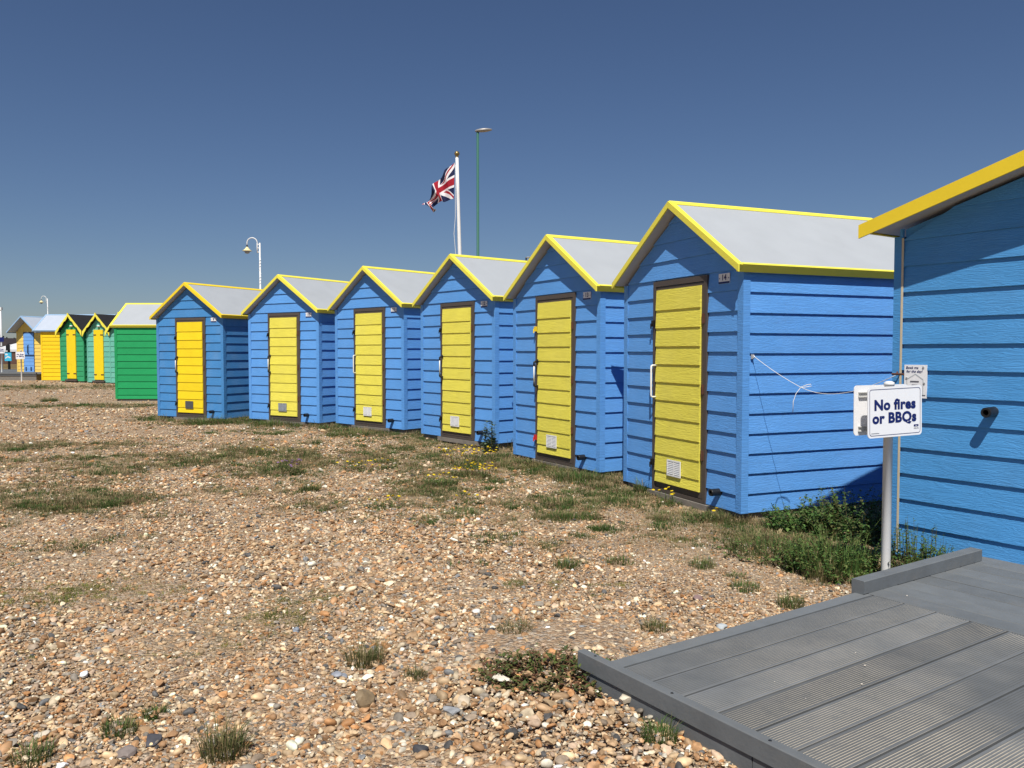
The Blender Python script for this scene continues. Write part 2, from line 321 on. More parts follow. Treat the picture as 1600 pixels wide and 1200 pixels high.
def hut(name, label, group, ox, oy, adeg, z0, W, D, Hr, slope, os_, of, mats, lines, pitch, door=None, side='right', sside=None, scallop=False,
        barge=.06, front=True, lines_side=None, trimw=.05, plinth=.06, loc_root=None):
    root = empty(name, (ox, oy, z0), R(adeg)); tag(root, label, 'beach hut', group)
    mw, mt, mr, ms, md, mc = (mats[k] for k in ('wall', 'trim', 'roof', 'soffit', 'door', 'corner'))
    msw = mats.get('side', mw)
    rt = lambda l: Hr-slope*abs(l-W/2)         # top of roof
    und = .075                                 # roof build-up
    eave = rt(0)-und
    def core():
        b = MB(); i = .006
        b.prism([(i, .0), (W-i, .0), (W-i, eave-i), (W/2, Hr-und-i), (i, eave-i)], 'y', i, D-i); return b.mesh('wall', M[msw])
    link('wall', cached(('core', W, D, Hr, slope, msw), core), root)
    tl = -os_; te = rt(-os_)
    for s in (0, 1):                           # the two slopes
        X = (lambda l: l) if s == 0 else (lambda l: W-l)
        def slab(t0, t1, b0, b1, l0, l1, mm, nm):
            def mk():
                b = MB(); b.prism([(X(l0), rt(l0)-t0), (X(l1), rt(l1)-t0), (X(l1), rt(l1)-t1), (X(l0), rt(l0)-t1)], 'y', b0, b1); return b.mesh(nm, M[mm])
            return link(nm, cached((nm, s, W, D, Hr, slope, os_, of, mm, t0), mk), root)
        slab(0, .035, -of, D+.1, tl+(0 if scallop else .014), W/2, mr, 'roof_panel')
        slab(.038, .05, -of+.002, D+.098, tl+(.003 if scallop else .036), W/2, ms, 'soffit')
        def barge_mk(yb, dirn):
            def mk():
                b = MB(); h = barge
                if not scallop:
                    b.prism([(X(tl-.012), te+.006), (X(W/2), Hr+.006), (X(W/2), Hr+.006-h), (X(tl-.012), te+.006-h)], 'y', yb, yb+.014*dirn)
                    y2 = yb-.046*dirn if dirn < 0 else yb-.046
                    b.prism([(X(tl), te+.009), (X(W/2), Hr+.009), (X(W/2), Hr+.003), (X(tl), te+.003)], 'y', yb, y2)
                else:
                    n = 36; top = []; low = []
                    for i in range(n+1):
                        t = i/n; l = tl-.02+(W/2-tl+.02)*t; z = rt(l)+.012
                        w = .085+.05*abs(math.sin(t*math.pi*3))+(.12*max(0, 1-t*7))
                        top.append((X(l), z)); low.append((X(l), z-w))
                    for i in range(n): b.prism([top[i], top[i+1], low[i+1], low[i]], 'y', yb, yb+.02*dirn)
                return b.mesh('bargeboard', M[mt])
            return mk
        link('bargeboard', cached(('barge', s, W, Hr, slope, os_, of, mt, barge, scallop, 'f'), barge_mk(-of, -1)), root)
        link('bargeboard', cached(('barge', s, W, Hr, slope, os_, D, mt, barge, 'r'), (lambda: MB().prism([(X(tl-.012), te+.006), (X(W/2), Hr+.006), (X(W/2), Hr+.006-barge), (X(tl-.012), te+.006-barge)], 'y', D+.1, D+.114).mesh('bargeboard', M[mt]))), root)
        if not scallop:
            def eave_mk():
                b = MB(); b.prism([(X(tl), te+.004), (X(tl-.012), te+.004), (X(tl+.020), te-.052), (X(tl+.032), te-.046)], 'y', -of, D+.1)
                l1 = tl+.026; b.prism([(X(tl-.012), te+.012-.006), (X(tl-.012), te+.010), (X(l1), rt(l1)+.009), (X(l1), rt(l1)+.003)], 'y', -of+.046, D+.1)
                return b.mesh('eaves_trim', M[mt])
            link('eaves_trim', cached(('eave', s, W, D, Hr, slope, os_, of, mt), eave_mk), root)
    if not scallop:
        def ridge():
            b = MB(); w = .045
            b.prism([(W/2-w, rt(W/2-w)+.003), (W/2, Hr+.003), (W/2+w, rt(W/2+w)+.003), (W/2+w, rt(W/2+w)+.011), (W/2, Hr+.013), (W/2-w, rt(W/2-w)+.011)], 'y', -of+.001, D+.1)
            return b.mesh('ridge_cap', M[mt])
        link('ridge_cap', cached(('ridge', W, D, Hr, slope, of, mt), ridge), root)
    cw = trimw
    zmax = lambda z: (W/2-(Hr-und-z)/slope) if z > eave else -1e9     # left limit of the gable at height z
    if front:
        zs = [0]+[z for z in lines if z > .01]
        z = zs[-1]
        while z < Hr-und: z += pitch; zs.append(z)
        for zb, zt in zip(zs[:-1], zs[1:]):
            zt = min(zt, Hr-und-.004)
            if zt-zb < .02: continue
            L0 = max(cw+.002, zmax(zb)); L1 = max(cw+.002, zmax(zt)) if zt > eave else cw+.002
            L0 = min(L0, W/2-.003); L1 = min(L1, W/2-.002)
            if door and zb < door['z1']-.03:
                d0, d1 = door['x0']-.002, door['x1']+.002
                put_board(root, 0, 0, zb, L0, d0, min(L1, d0-.01), d0, zt-zb, mw)
                put_board(root, 0, 0, zb, d1, W-L0, d1, max(W-L1, d1+.01), zt-zb, mw)
            else:
                put_board(root, 0, 0, zb, L0, W-L0, L1, W-L1, zt-zb, mw)
    if side == 'right':
        zs = [0]+[z for z in (lines_side or lines) if z > .01]; z = zs[-1]
        while z < eave-.02: z += pitch; zs.append(z)
        for zb, zt in zip(zs[:-1], zs[1:]):
            zt = min(zt, eave-.004)
            if zt-zb > .02: put_board(root, W, 0, zb, cw+.002, D-cw, cw+.002, D-cw, zt-zb, msw, rz=math.pi/2)
    def ctrim(left):
        def mk():
            b = MB(); t = .02; top = eave-.003
            if left: p = [(-t, -t), (cw, -t), (cw, 0), (0, 0), (0, cw), (-t, cw)]
            else: p = [(W+t, -t), (W-cw, -t), (W-cw, 0), (W, 0), (W, cw), (W+t, cw)]
            b.prism(p, 'z', 0, top); return b.mesh('corner_trim', M[mc])
        return link('corner_trim', cached(('ct', left, W, eave, mc, cw), mk), root)
    ctrim(True); ctrim(False)
    def plinth_mk():
        b = MB(); b.box(.02, W-.02, .012, .07, -plinth, -.004); b.box(W-.08, W-.012, .07, D-.05, -plinth, -.004); b.box(.012, .08, .07, D-.05, -plinth, -.004)
        for y in (.4, 1.2, 1.9):
            b.box(.1, W-.1, y, y+.09, -plinth-.06, -plinth+.01)
        return b.mesh('base_bearers', M['timber'])
    link('base_bearers', cached(('pl', W, D, plinth), plinth_mk), root)
    return root

def blue_door(root, dr, mdoor, vent, handle, plate, seed, pipe=True):
    rr = random.Random(seed)
    x0, x1, z1 = dr['x0'], dr['x1'], dr['z1']
    def fr():
        b = MB(); w = .042; y0, y1 = -.030, -.0005
        b.box(x0, x0+w, y0, y1, .0, z1); b.box(x1-w, x1, y0, y1, .0, z1); b.box(x0+w, x1-w, y0, y1, z1-.05, z1); b.box(x0+w, x1-w, y0, y1, 0, .03)
        return b.mesh('door_frame', M['frame'])
    link('door_frame', cached(('dfr', x0, x1, z1), fr), root)
    dv = link('door', cached(('dleaf', x0, x1, z1), lambda: MB().box(x0+.048, x1-.048, -.024, -.003, .036, z1-.056).mesh('door', M['frame'])), root)
    a, b = x0+.062, x1-.080; zb = .092; zt = z1-.085; first = True
    zs = [zb, zb+.105]
    while zs[-1]+.169 < zt-.03: zs.append(zs[-1]+.169)
    zs.append(zt)
    for p, q in zip(zs[:-1], zs[1:]):
        put_board(dv, 0, -.022, p, a, b, a, b, q-p, mdoor, pb=.022, pt=.012)
    # vent grille
    def vmk():
        m = MB(); w, h = .215, .15
        m.box(0, w, -.012, -.004, 0, .014); m.box(0, w, -.012, -.004, h-.014, h); m.box(0, .012, -.012, -.004, .014, h-.014); m.box(w-.012, w, -.012, -.004, .014, h-.014)
        m.box(w/2-.007, w/2+.007, -.011, -.004, .014, h-.014)
        for i in range(7):
            z = .02+i*(h-.036)/7
            for xa, xb in ((.012, w/2-.007), (w/2+.007, w-.012)):
                m.add([(xa, -.011, z), (xb, -.011, z), (xb, -.003, z+.013), (xa, -.003, z+.013), (xa, -.011, z+.004), (xb, -.011, z+.004), (xb, -.003, z+.017), (xa, -.003, z+.017)],
                      [(3, 2, 1, 0), (4, 5, 6, 7), (0, 1, 5, 4), (1, 2, 6, 5), (2, 3, 7, 6), (3, 0, 4, 7)])
        m.box(.004, w-.004, -.003, 0, .004, h-.004, 1)
        return m.mesh('vent_grille', [M[vent], M['black']])
    link('vent_grille', cached(('vent', vent), vmk), root, (x0+.285, -.043, .178))
    # pull handle
    hx = x0+.072; zl, zh = .90, 1.20; hy = -.095
    def hmk():
        m = MB(); k = 0 if handle == 'white' else 1
        pts = [(0, -.04, zl), (0, hy+.012, zl), (0, hy+.003, zl+.006), (0, hy, zl+.018), (0, hy, zh-.018), (0, hy+.003, zh-.006), (0, hy+.012, zh), (0, -.04, zh)]
        if k == 0: m.tube(pts, .0085, 8)
        else:
            m.tube(pts[:4]+[(0, hy, zl+.05)], .012, 8, 1); m.tube([(0, hy, zh-.05)]+pts[4:], .012, 8, 1); m.tube([(0, hy, zl+.04), (.004, hy-.004, (zl+zh)/2), (0, hy, zh-.04)], .008, 8, 0)
            m.box(-.014, .014, -.048, -.04, zl-.03, zl+.015, 1); m.box(-.014, .014, -.048, -.04, zh-.015, zh+.03, 1)
        return m.mesh('handle', [M['white'], M['black']], True)
    link('handle', cached(('handle', handle), hmk), root, (hx, 0, 0))
    for i, z in enumerate((.42, 1.0, 1.62)):     # hinges on the right
        link('hinge', cached('hinge', lambda: MB().tube([(0, 0, -.045), (0, 0, .045)], .008, 8).box(-.02, .02, -.002, .004, -.04, .04).mesh('hinge', M['rust'])), root, (x1-.045, -.034, z))
    col = {13: ('trim_gold', 'red')}.get(seed, ('black', 'black'))
    for z, m in ((1.60, col[0]), (.27, col[1])):
        link('latch', cached(('latch', m), lambda m=m: MB().box(-.02, .02, -.022, 0, -.03, .03).tube([(-.01, -.03, -.05), (-.01, -.03, .0)], .008, 6).mesh('latch', M[m])), root, (x0+.02, -.031, z))
    if pipe:
        link('vent_pipe', cached('pipe', lambda: MB().lathe([(.017, 0), (.017, .1), (.029, .1), (.031, .095), (.031, .006), (.036, 0)], 16).add([(.017*math.cos(t*math.pi/8), .017*math.sin(t*math.pi/8), .03) for t in range(16)], [tuple(range(16))]).mesh('vent_pipe', M['black'], False)), root, (1.555, -.006, .135), FRONT)
    # number plate
    pm = link('number_plate', cached('plate', lambda: MB().box(-.072, .072, -.006, 0, -.042, .042).box(-.072, .072, -.0075, -.006, -.042, -.026, 1).box(-.064, -.056, -.0085, -.006, -.002, .006, 1).box(.056, .064, -.0085, -.006, -.002, .006, 1).mesh('number_plate', [M['white'], M['navy']])), root, (1.60, -.015, 1.945))
    link('number', txt_mesh(plate, .066, M['navy'], .0018), pm, (0, -.0085, .006), FRONT)
    # timber sill below the door
    link('sill', cached(('sill', x0, x1), lambda: MB().box(x0-.06, x1+.12, -.05, .008, -.062, -.006).mesh('sill', M['timber'])), root)

BL = dict(W=HW, D=2.25, Hr=2.69, slope=.672, os_=.075, of=.115)
FL = [.144+.1693*k for k in range(12)]; SL = [.158+.1655*k for k in range(10)]
DR = dict(x0=.536, x1=1.377, z1=1.995)
MATS = dict(wall='blue', trim='trim', roof='roof', soffit='soffit', door='yellow', corner='blue')
MOLD = dict(wall='blue_old', trim='trim_gold', roof='roof', soffit='soffit', door='yellow_old', corner='blue_old', side='blue_old')
info = {
 14: ('blue beach hut numbered 14 with pale yellow door, nearest and largest of the curved row', 'white', 'white'),
 13: ('blue beach hut beside hut 14, yellow door with black-ended handle and a red latch', 'white', 'black'),
 12: ('blue beach hut below the flagpole, third from the right in the curved row', 'white', 'black'),
 11: ('blue beach hut with white door handle, fourth from the right in the curved row', 'white', 'white'),
 10: ('blue beach hut with bleached grey vent, second from the left in the curved row', 'pale_vent', 'black'),
 9: ('faded blue beach hut with golden yellow door, beside the green hut at the row end', 'grey_vent', 'black')}
for k, (ox, oy, a, z0) in HUTS.items():
    lab, vent, hd = info[k]; mt = MOLD if k == 9 else MATS
    r = hut('beach_hut', lab, 'blue beach huts in the curved row', ox, oy, a, z0, mats=mt, lines=FL, pitch=.1693, door=DR, lines_side=SL, plinth=.07+max(0, z0-.02), **BL)
    blue_door(r, DR, mt['door'], vent, hd, str(k), k)

# the larger hut on the decking, at the right edge
M15 = dict(wall='blue_deep', trim='trim_gold', roof='roof', soffit='soffit', door='yellow', corner='blue_deep')
W15 = 3.1; sl15 = .289; Hr15 = 2.176+sl15*(W15/2+.18)
h15 = hut('beach_hut', 'large blue beach hut with shallow roof standing on the grey decking', 'blue beach huts by the decking', C15[0], C15[1], -56.0, .0, W15, 2.6, Hr15, sl15, .18, .205, M15,
   [.03]+[.206+.1698*k for k in range(12)], .1698, side='none', barge=.088, trimw=.0)
link('corner_trim', MB().box(-.056, -.006, -.022, .06, .02, 2.1).mesh('corner_trim', M['blue_deep']), h15)
link('sealant_strip', MB().box(-.004, .010, -.024, -.0205, .02, 2.09).mesh('sealant_strip', M['beige']), h15)
link('vent_pipe', CACHE['pipe'], h15, (.585, -.006, .985), FRONT)

# green hut seen from its side
MG = dict(wall='green', trim='trim', roof='roof', soffit='soffit', door='yellow', corner='green')
g8 = gp(182, 625, .0)
r = hut('beach_hut', 'bright green beach hut with grey roof, turned side-on next to the blue row', 'side-on green hut', g8[0], g8[1]+HW, -90, .03, mats=MG, lines=FL, pitch=.185, door=DR, lines_side=[.11+.187*k for k in range(10)], plinth=.1, **BL)
blue_door(r, DR, 'yellow', 'white', 'black', '8', 8)
for ch in list(r.children):
    if ch.name.startswith('number_plate'):
        for c2 in list(ch.children): bpy.data.objects.remove(c2)
        bpy.data.objects.remove(ch)

# small green huts with scalloped bargeboards and black felt roofs
for i, (px, d, wm, lab) in enumerate([(96, 32.6, 'green_mid', 'small green hut with scalloped yellow bargeboards beside the bright yellow hut wall'),
        (138, 31.9, 'green_pale', 'small pale green hut with scalloped yellow bargeboards and long yellow door'),
        (173.5, 31.2, 'green_pale', 'small pale green hut almost hidden behind the side-on green hut')]):
    p = at(px, 595, d); z0 = at(px, (595, 597, 598)[i], d).z
    W = 1.25; mm = dict(wall=wm, trim='trim', roof='felt', soffit='felt', door='yellow', corner=wm, side='green_mid' if i == 0 else wm)
    r = hut('beach_hut', lab, 'small green huts with scalloped gables', p.x, p.y, -21, z0, W, 2.0, 2.66, .98, .06, .16, mm, [.2*k for k in range(1, 9)], .2, door=dict(x0=.36, x1=.86, z1=2.06), scallop=True, trimw=.03, plinth=.1)
    dv = link('door', cached('gdoor', lambda: MB().box(.37, .85, -.04, -.002, .1, 2.05).mesh('door', M['yellow_old'])), r)
    for z in (.3, 1.85):
        for xa in (.36, .72): link('strap_hinge', cached('strap', lambda: MB().box(0, .14, -.05, -.04, -.02, .02).mesh('strap_hinge', M['rust'])), r, (xa, 0, z))
    link('door_step', cached('gstep', lambda: MB().box(.3, .92, -.09, .0, .0, .07).mesh('door_step', M['frame'])), r)
    link('lamp', cached('glamp', lambda: MB().lathe([(.0, .0), (.05, .0), (.07, .03), (.03, .06), (0, .06)], 10).mesh('lamp', M['white'])), r, (W/2, -.03, 2.16))
    link('finial', cached('fin', lambda: MB().box(-.03, .03, -.19, -.155, 2.56, 2.70).mesh('finial', M['trim'])), r, (W/2, 0, 0))

# yellow huts at the far left
MY2 = dict(wall='yellow_side', trim='blue_trim', roof='roof_blue', soffit='soffit', door='blue_door', corner='yellow_side')
p = at(66, 594, 34.2)
hut('beach_hut', 'bright yellow hut with blue-grey roof, seen side-on behind the green huts', 'yellow huts at the far end', p.x, p.y+1.8, -90, p.z, 1.8, 2.6, 2.80, .70, .12, .30, MY2, [.165*k for k in range(1, 12)], .165, plinth=.12)
p = at(28, 583, 38.5)
MY1 = dict(wall='yellow_far', trim='blue_trim', roof='roof_blue', soffit='soffit', door='blue_door', corner='yellow_far')
D1 = dict(x0=.42, x1=1.12, z1=1.95)
r = hut('beach_hut', 'yellow hut with light blue door and deep gable overhang at the far left', 'yellow huts at the far end', p.x, p.y, -20, p.z, 1.55, 2.4, 2.68, .80, .14, .42, MY1, [.17*k for k in range(1, 12)], .17, door=D1, plinth=.02)
dv = link('door', MB().box(.43, 1.11, -.02, -.002, .02, 1.94).mesh('door', M['navy_trim']), r)
z = .04
while z < 1.85: put_board(dv, 0, -.02, z, .45, 1.09, .45, 1.09, min(.165, 1.92-z), 'blue_door', pb=.016, pt=.008); z += .167
link('handle', MB().tube([(.78, -.05, .92), (.78, -.1, .95), (.78, -.1, 1.3), (.78, -.05, 1.33)], .02, 6).mesh('handle', M['black']), r)
link('door_bar', MB().box(.44, 1.1, -.06, -.04, .83, .88).mesh('door_bar', M['navy_trim']), r)
for xa in (.55, .87): link('door_vent', MB().box(xa, xa+.08, -.045, -.036, .12, .3).mesh('door_vent', M['navy_trim']), r)

# ------------------------------------------------------------------ decking
def deck_mats():
    m = bpy.data.materials.new('grooved_deck_board'); m.use_nodes = True; N = m.node_tree.nodes; L = m.node_tree.links; p = N['Principled BSDF']
    p.inputs['Roughness'].default_value = .75; p.inputs['Specular IOR Level'].default_value = .2
    g = N.new('ShaderNodeNewGeometry'); tc = N.new('ShaderNodeTexCoord'); oi = N.new('ShaderNodeObjectInfo')
    sx = N.new('ShaderNodeSeparateXYZ'); L.new(tc.outputs['Object'], sx.inputs[0])
    low = N.new('ShaderNodeMapRange'); low.inputs[1].default_value = -.0012; low.inputs[2].default_value = -.0022; L.new(sx.outputs['Z'], low.inputs[0])
    sp = N.new('ShaderNodeSeparateXYZ'); L.new(g.outputs['Position'], sp.inputs[0])
    nz = N.new('ShaderNodeTexNoise'); nz.inputs['Scale'].default_value = 1.25; nz.inputs['Detail'].default_value = 3; L.new(g.outputs['Position'], nz.inputs['Vector'])
    nb = N.new('ShaderNodeMapRange'); nb.inputs[1].default_value = .37; nb.inputs[2].default_value = .58; L.new(nz.outputs['Fac'], nb.inputs[0])
    n2 = N.new('ShaderNodeTexNoise'); n2.inputs['Scale'].default_value = 25; n2.inputs['Detail'].default_value = 4; L.new(g.outputs['Position'], n2.inputs['Vector'])
    nc = N.new('ShaderNodeMapRange'); nc.inputs[1].default_value = .25; nc.inputs[2].default_value = .5; nc.inputs[3].default_value = .45; L.new(n2.outputs['Fac'], nc.inputs[0])
    gn = N.new('ShaderNodeSeparateXYZ'); L.new(g.outputs['Normal'], gn.inputs[0])
    up = N.new('ShaderNodeMath'); up.operation = 'GREATER_THAN'; up.inputs[1].default_value = .6; L.new(gn.outputs['Z'], up.inputs[0])
    lo2 = N.new('ShaderNodeMath'); lo2.operation = 'MULTIPLY'; L.new(low.outputs[0], lo2.inputs[0]); L.new(up.outputs[0], lo2.inputs[1])
    a = N.new('ShaderNodeMath'); a.operation = 'MULTIPLY'; L.new(lo2.outputs[0], a.inputs[0]); L.new(nb.outputs[0], a.inputs[1])
    a2 = N.new('ShaderNodeMath'); a2.operation = 'MULTIPLY'; L.new(a.outputs[0], a2.inputs[0]); L.new(nc.outputs[0], a2.inputs[1])
    n3 = N.new('ShaderNodeTexNoise'); n3.inputs['Scale'].default_value = 7; n3.inputs['Detail'].default_value = 8; L.new(g.outputs['Position'], n3.inputs['Vector'])
    rp = N.new('ShaderNodeValToRGB'); e = rp.color_ramp; e.elements[0].position = .3; e.elements[0].color = (.115, .123, .13, 1); e.elements[1].position = .7; e.elements[1].color = (.148, .155, .16, 1)
    L.new(n3.outputs['Fac'], rp.inputs[0])
    m2 = N.new('ShaderNodeMapRange'); m2.inputs[3].default_value = .82; m2.inputs[4].default_value = 1.22; L.new(oi.outputs['Random'], m2.inputs[0])
    vs = N.new('ShaderNodeVectorMath'); vs.operation = 'SCALE'; L.new(rp.outputs[0], vs.inputs[0]); L.new(m2.outputs[0], vs.inputs['Scale'])
    mx = N.new('ShaderNodeMix'); mx.data_type = 'RGBA'; L.new(a2.outputs[0], mx.inputs[0]); L.new(vs.outputs[0], mx.inputs[6]); mx.inputs[7].default_value = (.46, .41, .33, 1)
    # pale dust lying over the boards
    n6 = N.new('ShaderNodeTexNoise'); n6.inputs['Scale'].default_value = 3.1; n6.inputs['Detail'].default_value = 9; n6.inputs['Roughness'].default_value = .7; L.new(g.outputs['Position'], n6.inputs['Vector'])
    nd = N.new('ShaderNodeMapRange'); nd.inputs[1].default_value = .5; nd.inputs[2].default_value = .8; nd.inputs[4].default_value = .12; L.new(n6.outputs['Fac'], nd.inputs[0])
    mx2 = N.new('ShaderNodeMix'); mx2.data_type = 'RGBA'; L.new(nd.outputs[0], mx2.inputs[0]); L.new(mx.outputs[2], mx2.inputs[6]); mx2.inputs[7].default_value = (.21, .195, .175, 1)
    L.new(mx2.outputs[2], p.inputs['Base Color'])
    return m
M['deck'] = deck_mats()
M['deck_smooth'] = mat('grey_deck_board', (.130, .140, .147), .7, .14, 9, bump=.12, bscale=50, rnd=.12, dirt=((.19, .18, .165), 4, .45))
def deck():
    root = empty('decking', (C15[0], C15[1], 0), A15); tag(root, kind='structure')
    zt = .10; P = .161
    def grooved(Lx, n):
        def mk():
            b = MB(); w = P-.009; prof = [(0, -.024), (0, -.002), (.003, 0)]
            ng = 12; m0 = .010; gw = (w-2*m0)/ng
            for i in range(ng):
                x = m0+i*gw; prof += [(x+gw*.18, 0), (x+gw*.26, -.003), (x+gw*.74, -.003), (x+gw*.82, 0)]
            prof += [(w-.003, 0), (w, -.002), (w, -.024)]
            b.prism(prof, 'y', 0, Lx); return b.mesh('deck_board', M['deck'])
        return cached(('dk', Lx), mk)
    for k in range(17):
        link('deck_board', grooved(1.772, 0), root, (.626+P*k+.0045, -3.064+random.uniform(-.003, .003), zt+random.uniform(-.0012, .0012)), (0, 0, random.uniform(-.0008, .0008)))
    link('edge_board', MB().box(0.545, .618, -3.064, -1.295, -.05, zt-.001).mesh('edge_board', M['deck_smooth']), root)
    def plain(w): return cached(('plain', w), lambda: MB().prism([(0, -.024), (0, -.003), (.003, 0), (w-.003, 0), (w, -.003), (w, -.024)], 'x', 0, 2.85).mesh('deck_board', M['deck_smooth']))
    for k in range(2):
        link('deck_board', plain(.128), root, (.545, -1.288+.134*k, zt+.0015), (0, 0, 0))
    y = -1.018
    while y < -.16:
        link('deck_board', plain(.151), root, (.545, y, zt+random.uniform(-.001, .001)), (0, 0, 0)); y += P
    link('deck_board', plain(.09), root, (.545, y, zt), (0, 0, 0))
    kb = lambda b: b
    link('kerb_board', MB().prism([(-3.108, .078), (-3.108, .142), (-3.105, .145), (-3.072, .145), (-3.069, .142), (-3.069, .078)], 'x', .475, 3.4).mesh('kerb_board', M['deck_smooth']), root)
    link('fascia_board', MB().box(.52, 1.34, -3.100, -3.076, .004, .074).box(1.345, 3.4, -3.100, -3.076, .0, .074).mesh('fascia_board', M['deck_smooth']), root)
    link('fascia_board', MB().box(.53, 3.4, -3.098, -3.074, -.08, -.002).mesh('fascia_board', M['deck_smooth']), root)
    link('kerb_board', MB().prism([(.525, .06), (.525, .166), (.529, .17), (.592, .17), (.596, .166), (.596, .103)], 'y', -1.33, -.13).mesh('kerb_board', M['deck_smooth']), root)
    link('side_fascia', MB().box(.552, .575, -1.30, -.02, -.08, .07).mesh('side_fascia', M['deck_smooth']), root)
    for x, yy in ((.56, -3.088), (.98, -3.088), (1.4, -3.088), (1.85, -3.088), (2.3, -3.088)):
        link('screw_head', cached('screw', lambda: MB().lathe([(0, .0015), (.005, .0015), (.006, 0)], 10).mesh('screw_head', M['black'])), root, (x, yy, .145))
    for k in range(5): link('joist', MB().box(.56, 3.3, -2.9+k*.62, -2.85+k*.62, -.06, .073).mesh('joist', M['timber']), root)
deck()

# ------------------------------------------------------------------ signs
def rounded(w, h, r, n=5):
    o = []
    for cx, cy, a0 in ((w/2-r, h/2-r, 0), (-w/2+r, h/2-r, 90), (-w/2+r, -h/2+r, 180), (w/2-r, -h/2+r, 270)):
        for i in range(n+1): t = R(a0+90*i/n); o.append((cx+r*math.cos(t), cy+r*math.sin(t)))
    return o
def sign_plate(root, rz, off, face=True, x0=0, z=0, tilt=0):
    """A3 notice plate whose face looks along local -y after turning by rz"""
    W, H = .42, .30
    pl = link('sign_plate', cached('signplate', lambda: MB().prism(rounded(W, H, .022), 'y', -.004, 0).mesh('sign_plate', M['sign'])), root, (off[0], off[1], z), (0, tilt, rz))
    def border():
        b = MB(); o = rounded(W-.026, H-.026, .016); i = rounded(W-.031, H-.031, .0145); n = len(o)
        b.add([(x, -.0055, y) for x, y in o]+[(x, -.0055, y) for x, y in i], [(k, (k+1) % n, n+(k+1) % n, n+k) for k in range(n)]); return b.mesh('border_line', M['navy'])
    link('border_line', cached('signborder', border), pl)
    def two():
        b1 = txt_mesh('No fires', .084, M['navy'], .0037, sx=1.09); b2 = txt_mesh('or BBQs', .084, M['navy'], .0037, sx=1.09); return b1, b2
    t1, t2 = cached('signtxt', two)
    link('lettering', t1, pl, (-.002, -.0055, .040), FRONT); link('lettering', t2, pl, (-.005, -.0055, -.038), FRONT)
    link('logo', cached('logo', lambda: MB().add([(.145, -.0055, -.098), (.182, -.0055, -.098), (.182, -.0055, -.086), (.145, -.0055, -.086)], [(0, 1, 2, 3)]).add([(.155, -.006, -.094), (.163, -.006, -.0925), (.174, -.006, -.0935), (.163, -.006, -.0955)], [(0, 1, 2, 3)], 1).mesh('logo', [M['navy'], M['sign']])), pl)
    link('lettering', cached('arun', lambda: txt_mesh('ARUN', .014, M['print_grey'])), pl, (.164, -.0055, -.109), FRONT)
    link('small_print', cached('sp', lambda: MB().add([(-.185, -.0055, -.124), (-.125, -.0055, -.124), (-.125, -.0055, -.1215), (-.185, -.0055, -.1215)], [(0, 1, 2, 3)]).mesh('small_print', M['print_grey'])), pl)
    def rails():
        b = MB()
        for z in (.095, -.11):
            b.box(-.18, .18, .0005, .004, z-.016, z+.016); b.box(-.18, .18, .004, .014, z+.010, z+.016); b.box(-.18, .18, .004, .014, z-.016, z-.010)
        return b.mesh('channel_rail', M['sign_back'])
    link('channel_rail', cached('rails', rails), pl)
    return pl
def sign_post(x, y, zg, top, label, rz, both, zc, rad=.027):
    root = empty('notice_sign', (x, y, zg)); tag(root, label, 'sign', 'no fires signs')
    link('post', MB().lathe([(rad, 0), (rad, top), (rad+.003, top), (rad+.003, top+.02), (rad*.6, top+.028), (0, top+.029)], 20).mesh('post', M['post'], True), root)
    n = Vector((math.sin(rz), -math.cos(rz), 0))
    sign_plate(root, rz, n*.045, z=zc, tilt=R(-1.5))
    if both: sign_plate(root, rz+math.pi, -n*.058, z=zc+.004, tilt=R(.5))
    for zz in (zc+.095, zc-.11):
        link('post_clip', MB().lathe([(rad+.003, -.012), (rad+.003, .012)], 16, (0, 0, zz)).tube([(n.x*rad, n.y*rad, zz), (n.x*.043, n.y*.043, zz)], .012, 6).tube([(-n.x*rad, -n.y*rad, zz), (-n.x*.056, -n.y*.056, zz)], .012, 6).mesh('post_clip', M['alu']), root)
    return root
sx_, sy_ = 2.26, 4.85
sg = sign_post(sx_, sy_, float(hz(sx_, sy_))-.02, 1.20, 'white "No fires or BBQs" sign on grey post beside the decking kerb', R(21), True, 1.05)
p = at(34, 596, 33.0); sign_post(p.x, p.y, p.z, 1.25, 'small distant "No fires or BBQs" sign in front of the yellow hut with blue door', R(-10), False, 1.06)
link('post_foot', MB().lathe([(.09, 0), (.1, .03), (.05, .06), (.0, .06)], 10).mesh('post_foot', M['white']), None, (0, 0, 0)) if False else None
p = at(3, 583, 37.5); sign_post(p.x, p.y, p.z, 1.25, 'distant "No fires or BBQs" sign cut by the left edge of the picture', R(-8), False, 1.06)

# small booking notice fixed on the big hut
nt = empty('booking_notice', (C15[0], C15[1], 0), A15)
tag(nt, 'white "Book me for the day!" notice with house drawing on the big hut wall', 'notice')
link('panel', MB().box(.028, .180, -.021, -.016, 1.047, 1.262).mesh('panel', M['sign']), nt)
link('lettering', txt_mesh('Book me', .022, M['navy'], .0006, .25), nt, (.080, -.0225, 1.243), FRONT)
link('lettering', txt_mesh('for the day!', .022, M['navy'], .0006, .25), nt, (.096, -.0225, 1.219), FRONT)
def house():
    b = MB(); pts = [(.048, 1.068), (.048, 1.168), (.104, 1.203), (.156, 1.168), (.156, 1.068)]
    for (x0, z0), (x1, z1) in zip(pts, pts[1:]+pts[:1]):
        d = Vector((x1-x0, z1-z0)).normalized(); nx, nz = -d.y*.0025, d.x*.0025
        b.add([(x0-nx, -.0225, z0-nz), (x1-nx, -.0225, z1-nz), (x1+nx, -.0225, z1+nz), (x0+nx, -.0225, z0+nz)], [(0, 1, 2, 3)])
    return b.mesh('house_drawing', M['print_pale'])
link('house_drawing', house(), nt)
